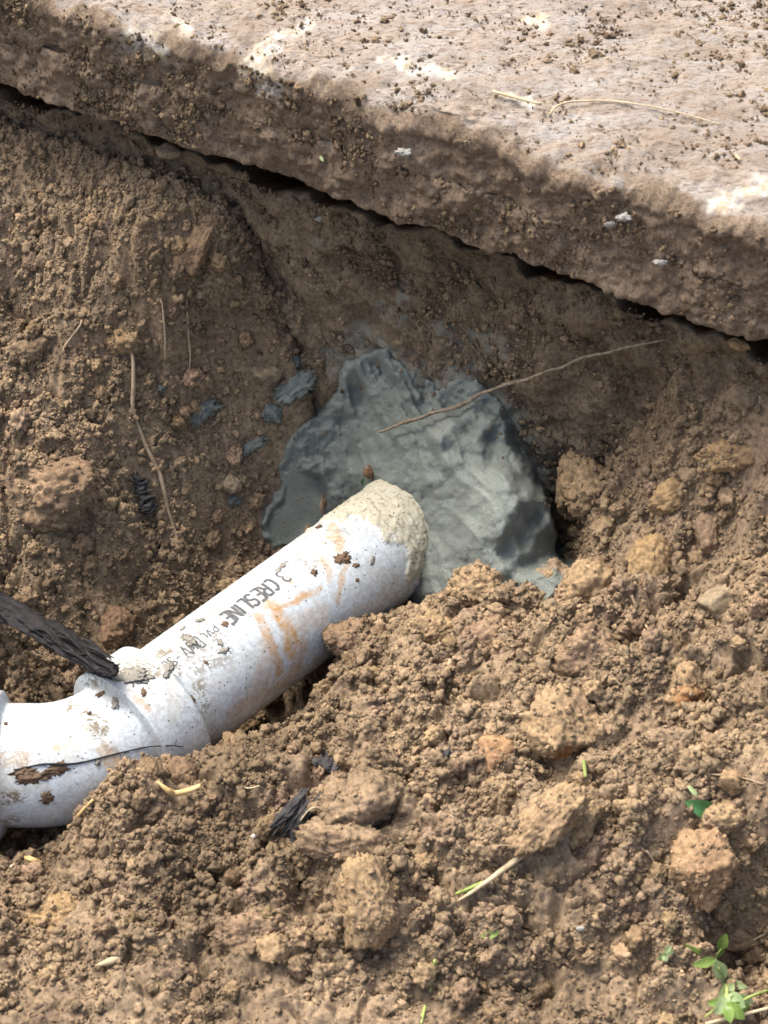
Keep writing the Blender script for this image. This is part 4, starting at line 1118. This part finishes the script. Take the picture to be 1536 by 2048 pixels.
thin('straw', [(318, 1560), (340, 1578), (352, 1583), (378, 1578), (404, 1568)], [.0010, .0018, .0022, .0020, .0018], M_straw, 'bent yellow straw lying in front of the hub collar', 'straw', .011, 0)
thin('straw', [(-20, 1700), (30, 1706), (62, 1712), (88, 1722)], [.0022, .0022, .0019, .0014], M_straw, 'thick yellow straw at the left edge below the elbow', 'straw', .012, 0)
thin('straw', [(150, 1645), (165, 1622), (188, 1598)], [.0012, .0013, .0010], M_straw, 'short straw leaning against the soil beside the elbow', 'straw', .006, 0)
thin('straw', [(28, 1728), (60, 1705), (95, 1688)], [.0010, .0011, .0008], M_paler, 'thin grey straw crossing the thick yellow straw', 'straw', .014, 0)
thin('straw', [(1045, 1707), (1010, 1735), (975, 1760), (940, 1785), (915, 1800)], [.0021, .0020, .0016, .0012, .0007], M_paler, 'pale stalk lying below the long rough clod', 'stalk', .004, 0)
thin('straw', [(985, 1755), (945, 1772), (912, 1786)], [.0014, .0013, .0010], M_stem, 'green-yellow prong splitting from the pale stalk', 'stalk', .004, 0)
thin('straw', [(1410, 2045), (1470, 2030), (1540, 2012)], [.0014, .0014, .0010], M_paler, 'long dry straw under the green seedling', 'straw', .004, 0)
thin('straw', [(1470, 1925), (1500, 1918), (1536, 1910)], [.0020, .0026, .0018], M_paler, 'short thick pale straw at the right edge', 'straw', .004, 0)
thin('straw', [(198, 1928), (225, 1920), (245, 1914)], [.0014, .0026, .0016], M_paler, 'short pale wood chip low in the left foreground', 'wood chip', .003, 0)
thin('straw', [(1460, 1895), (1500, 1880), (1536, 1862)], [.0006, .0008, .0006], M_paler, 'fine straw near the right edge above the seedling', 'straw', .004, 0)
thin('grass_blade', [(870, 1918), (866, 1950), (860, 1980)], [.0012, .0014, .0006], M_stem, 'upright green grass blade right of the big tan clod, nearest centre', 'grass', .004, 0)
thin('grass_blade', [(850, 2010), (845, 2030), (838, 2060)], [.0010, .0012, .0010], M_stem, 'short grass blade at the bottom edge', 'grass', .004, 0)
thin('grass_blade', [(1166, 1518), (1168, 1535), (1170, 1552)], [.0014, .0016, .0010], M_stem, 'short pale green stem below the wedge-shaped clod', 'grass', .006, 0)
# dry stem on the slab
sp_ = [atslab(a, b) + up * .004 for a, b in [(1098, 240), (1112, 222), (1150, 212), (1220, 212), (1300, 222), (1370, 238), (1440, 258)]]
obj('straw', tube('straw', sp_, [.0006, .0007, .0006, .0005, .0003], 7, 8, .0006), M_paler, label='long curved dry stem lying on the slab top', cat='straw')
for k, (pxs, lab) in enumerate([([(1470, 318), (1480, 328)], 'short pale straw on the slab near the right edge'), ([(985, 190), (1040, 205), (1080, 215)], 'flat pale straw on the slab left of the curved stem')]):
    obj('straw', tube('straw', [atslab(*p) + up * .003 for p in pxs], [.0010, .0008], 6, 6), M_paler, label=lab, cat='straw')
# thin root lying over the elbow
def on_elbow(px, py, lift=.0008):
    u, q = pu(px), pq(py)
    front = ((Pe - ctr[:, None]) @ VIEW) > 0
    d = np.hypot(Ue * 1.0 - at(px, py, 0.03)[0], Qe - (lambda p: (p[1] + p[2]) * R2)(at(px, py, 0.03))) + np.where(front, 0, 9)
    i, j = np.unravel_index(np.argmin(d), d.shape)
    nrm = Pe[i, j] - ctr[i]; nrm = nrm / np.linalg.norm(nrm)
    return Pe[i, j] + nrm * lift
rp_ = [on_elbow(a, b) for a, b in [(30, 1540), (80, 1528), (130, 1527), (180, 1520), (215, 1510), (255, 1500), (290, 1495), (330, 1491), (362, 1497)]]
obj('root', tube('root', rp_, [.0004, .0007, .0006, .0005, .0004, .0003], 6, 8, .0012, .3, 5), M_char, label='dark hair-thin root lying along the white elbow', cat='root')

# mud stuck to the pipe: parts of it
def dab(parent, P0, nrm, a, b, h, seed, mat, rot=0.0):
    me = lump('mud_patch', seed, 4, (a, b, h * .6), .3, 1.3, .35)
    M = Vector(nrm).to_track_quat('Z', 'Y').to_matrix() @ Matrix.Rotation(rot, 3, 'Z')
    me.transform(Matrix.Translation(Vector(P0 - P_hub)) @ M.to_4x4())
    return obj('mud_patch', me, mat, parent=parent)
for k, (px, py, a, b, m) in enumerate([(684, 1118, .0058, .0036, M_mud), (638, 1054, .0034, .0024, M_mud), (712, 1131, .0022, .0016, M_mud), (628, 1145, .0026, .0024, M_mud), (676, 1018, .0020, .0020, M_mud), (565, 1132, .0048, .0020, M_greydab), (378, 1278, .0060, .0030, M_greydab), (448, 1302, .0044, .0018, M_greydab), (450, 1248, .0028, .0020, M_mud), (402, 1240, .0030, .0022, M_greydab), (365, 1258, .0022, .0016, M_greydab), (412, 1325, .0020, .0010, M_mud), (714, 1160, .0014, .0012, M_mud), (440, 1285, .0022, .0018, M_greydab), (770, 1080, .0026, .0022, M_mud), (745, 1120, .0030, .0014, M_greydab)]):
    s, t_ = s_th(px, py)
    n_ = math.cos(t_) * w1 + math.sin(t_) * w2
    dab(straight, P_far + DIRP * s + n_ * RP, n_, a, b, .0011, 6000 + k, m, k * 1.3)
for k, (px, py, a, b, m) in enumerate([(276, 1348, .0095, .0070, M_greydab), (45, 1545, .0060, .0030, M_mud), (60, 1558, .0110, .0035, M_mud), (115, 1535, .0070, .0034, M_mud), (85, 1600, .0040, .0036, M_mud), (196, 1525, .0026, .0020, M_greydab), (295, 1378, .0018, .0026, M_mud), (385, 1396, .0022, .0034, M_mud), (235, 1402, .0045, .0024, M_greydab), (185, 1422, .0014, .0014, M_mud), (205, 1385, .0034, .0024, M_mud), (345, 1335, .0060, .0026, M_greydab), (18, 1442, .0012, .0012, M_mud)]):
    p = on_elbow(px, py, 0.0)
    i = int(np.argmin(np.linalg.norm(ctr - p, axis=1))); n_ = p - ctr[i]; n_ = n_ / np.linalg.norm(n_)
    dab(elbow, p, n_, a, b, .0014 if m is M_mud else .002, 6100 + k, m, k * .9 if k > 3 else 0.1)

# frayed dark bark scraps
def bark(px, py, w, h, seed, label, tilt):
    p = onsoil(px, py)
    root = obj('bark_scrap', None, label=label, cat='bark', loc=tuple(Vector(p)))
    rs = np.random.default_rng(seed)
    for k in range(18):
        x0 = (rs.random() - .5) * w * PXM; l = h * PXM * (.55 + .45 * rs.random())
        jit = rs.normal(size=(3, 2)) * .0025
        ln = [np.array([x0 + jit[0, 0], 0, -l / 2 + jit[0, 1]]), np.array([x0 * .9 + jit[1, 0], -.003 - .002 * rs.random(), 0]), np.array([x0 * .7 + jit[2, 0], 0, l / 2 + jit[2, 1]])]
        R = Matrix.Rotation(math.radians(-40), 3, 'X') @ Matrix.Rotation(math.radians(tilt), 3, 'Y')
        q = [np.array(R @ Vector(v)) + toward * .0022 for v in ln]
        obj('fibre_strip', tube('fibre_strip', q, [.0006, .0030, .0026, .0005], 8, 8, .0006, .6, seed + k, .4), M_bark, parent=root)
bark(598, 1632, 60, 105, 31, 'frayed black bark scrap lying in the spoil below the pipe', 35)
bark(655, 1528, 26, 26, 47, 'small black bark scrap above the large brown clod', 20)
bark(285, 985, 90, 40, 61, 'black charred wood fragment set in the left bank under the root', 70)
bark(885, 512 + 1000, 10, 30, 71, 'thin black splinter on the spoil below the pipe hollow', 70)

# white chips
for k, (px, py, r, lab) in enumerate([(508, 1672, 5, 'tiny white stone chip left of the frayed bark'), (1160, 1855, 6, 'tiny pale chip in the right foreground soil')]):
    p = onsoil(px, py); me = lump('stone_chip', 7000 + k, 3, (r * PXM, r * PXM * .8, r * PXM * .8), .8, .3)
    obj('stone_chip', me, M_chip, label=lab, cat='stone chip', loc=tuple(Vector(p) + Vector(toward) * .003))
for k, (px, py, r, lab) in enumerate([(1222, 448, 8, 'white chip stuck in the shaded slab face, leftmost of the pair'), (1248, 436, 11, 'bright white chip stuck in the shaded slab face'), (1325, 525, 11, 'pale chip low in the slab face near the right edge'), (810, 305, 13, 'pale grey chip stuck high in the slab face'), (640, 437, 8, 'dark-edged white chip in the gap under the slab')]):
    p = atwall(px, py, OV + .006 if k < 4 else .004); me = lump('stone_chip', 7100 + k, 4, (r * PXM, r * PXM * .6, r * PXM * .6), .95, .7, .3)
    obj('stone_chip', me, M_chip if k != 3 else M_greystone, label=lab, cat='stone chip', loc=tuple(Vector(p)))

# ------------------------------------------------------------------ green plants
def leaf_mesh(L, W, curl=.3, fold=.25, seed=0):
    nu, nv = 9, 5; V = []
    for i in range(nu):
        t = i / (nu - 1); w = W * (math.sin(math.pi * min(1, t * .97 + .03)) ** .75) * (1 - .25 * t)
        ang = curl * t
        for j in range(nv):
            s = (j / (nv - 1) - .5) * 2
            V.append((s * w * .5, L * t * math.cos(ang * .6), L * t * math.sin(-ang * .6) + abs(s) * w * .5 * fold + .06 * L * .2 * math.sin(9 * t + seed) * abs(s)))
    me = mesh_np('leaf', np.array(V), grid_faces(nu, nv))
    return me
def leaf(parent, base, tip_px, width, mat, curl=.3, fold=.25, seed=0, lift=.004, roll=0.0):
    b = np.array(base); tip = np.array(tip_px)
    d = tip - b; L = np.linalg.norm(d)
    me = leaf_mesh(L * 1.1, width * 1.02, curl, fold, seed)
    yv = Vector(d / L); zv = (Vector(toward) - yv * Vector(toward).dot(yv)).normalized(); xv = yv.cross(zv)
    M = Matrix((xv, yv, zv)).transposed() @ Matrix.Rotation(roll, 3, 'Y')
    me.transform(M.to_4x4())
    o = obj('leaf', me, mat, parent=parent)
    o.location = Vector(b) - parent.location if parent else Vector(b)
    return o
def soilup(px, py, l): return onsoil(px, py) + toward * l
# main seedling
base = onsoil(1440, 2025)
sd_ = obj('seedling', None, label='bright green seedling with several leaves at the lower right', cat='plant', loc=tuple(base))
def sk(px, py, l): return soilup(px, py, l)
stem_pts = [base, sk(1450, 1985, .008), sk(1445, 1955, .012), sk(1430, 1925, .014), sk(1424, 1908, .016)]
m_ = tube('stem', [p - base for p in stem_pts], [.0013, .0012, .0010, .0008], 7, 8); obj('stem', m_, M_stem, parent=sd_)
m_ = tube('stem', [p - base for p in [sk(1424, 1908, .016), sk(1430, 1895, .018), sk(1436, 1885, .019)]], [.0008, .0006], 6, 6); obj('stem', m_, M_stem, parent=sd_)
for b, t, w, mt, cu in [((1424, 1910, .016), (1386, 1920, .018), .0075, M_leaf, .3), ((1424, 1912, .016), (1443, 1952, .020), .0105, M_leafpale, .4), ((1432, 1890, .018), (1441, 1860, .024), .0080, M_leaf, .2), ((1424, 1906, .016), (1388, 1896, .018), .0040, M_leaf, .3), ((1438, 1880, .018), (1430, 1905, .018), .004, M_leaf, .2),
                       ((1445, 1955, .012), (1480, 1965, .016), .0070, M_leafpale, .5), ((1448, 1962, .012), (1440, 1990, .018), .0075, M_leafpale, .4), ((1450, 1985, .010), (1475, 2000, .018), .0120, M_leafpale, .6), ((1450, 1990, .010), (1430, 2015, .016), .0100, M_leafpale, .6), ((1455, 1990, .010), (1500, 1995, .016), .0090, M_leafpale, .5), ((1450, 2000, .008), (1480, 2028, .014), .0095, M_leaf, .5), ((1446, 2000, .008), (1412, 2000, .012), .0060, M_leaf, .4), ((1450, 2005, .008), (1455, 2032, .014), .0080, M_leaf, .5), ((1452, 1975, .010), (1462, 1958, .016), .006, M_leafpale, .4), ((1460, 2000, .010), (1506, 2018, .010), .007, M_leaf, .4), ((1448, 1950, .012), (1432, 1962, .014), .005, M_leafpale, .4)]:
    leaf(sd_, sk(*b), sk(*t), w, mt, cu, .25, random.random() * 9)
m_ = tube('stem', [p - base for p in [base + toward * .006, sk(1490, 1990, .010), sk(1536, 1975, .008)]], [.0008, .0010, .0008], 6, 6); obj('stem', m_, M_stem, parent=sd_)
m_ = tube('stem', [p - base for p in [sk(1445, 1995, .008), sk(1425, 2015, .007), sk(1408, 2032, .004)]], [.0008, .0008, .0006], 6, 6); obj('stem', m_, M_stem, parent=sd_)
# small seedling
base = onsoil(1325, 1915)
s2 = obj('seedling', None, label='tiny pale green sprout left of the bright seedling', cat='plant', loc=tuple(base))
obj('stem', tube('stem', [base * 0, sk(1328, 1900, .006) - base], [.0006, .0005], 6, 6), M_stem, parent=s2)
for b, t, w in [((1326, 1905, .005), (1310, 1908, .006), .005), ((1328, 1900, .006), (1338, 1890, .008), .0045), ((1328, 1902, .006), (1345, 1900, .007), .004), ((1324, 1908, .004), (1316, 1922, .005), .006), ((1326, 1908, .004), (1332, 1918, .006), .005)]:
    leaf(s2, sk(*b), sk(*t), w, M_leafpale, .5, .3, random.random() * 9)
# single leaves
lf = leaf(None, soilup(1424, 1622, .006), soilup(1384, 1608, .010), .0125, M_leafdeep, .7, .4, 2)
lf['label'] = 'curled deep green leaf in a dark hollow of the spoil'; lf['category'] = 'leaf'
lf = leaf(None, soilup(1392, 1588, .006), soilup(1374, 1570, .008), .0035, M_leafpale, .4, .3, 3)
lf['label'] = 'small pale leaf tip above the curled deep green leaf'; lf['category'] = 'leaf'
lf = leaf(None, soilup(962, 1870, .004), soilup(1000, 1862, .006), .006, M_stem, .4, .3, 4)
lf['label'] = 'yellow-green leaf scrap in the foreground below the pale stalk'; lf['category'] = 'leaf'
lf = leaf(None, onmortar(722, 968) + toward * .001, onmortar(732, 960) + toward * .003, .004, M_leafdeep, .4, .3, 5)
lf['label'] = 'tiny green leaf scrap where pipe top meets the mortar'; lf['category'] = 'leaf'
lf = leaf(None, atwall(640, 312, OV + .012), atwall(646, 322, OV + .014), .0025, M_leafpale, .2, .2, 6)
lf['label'] = 'tiny pale green leaf stuck on the slab face'; lf['category'] = 'leaf'
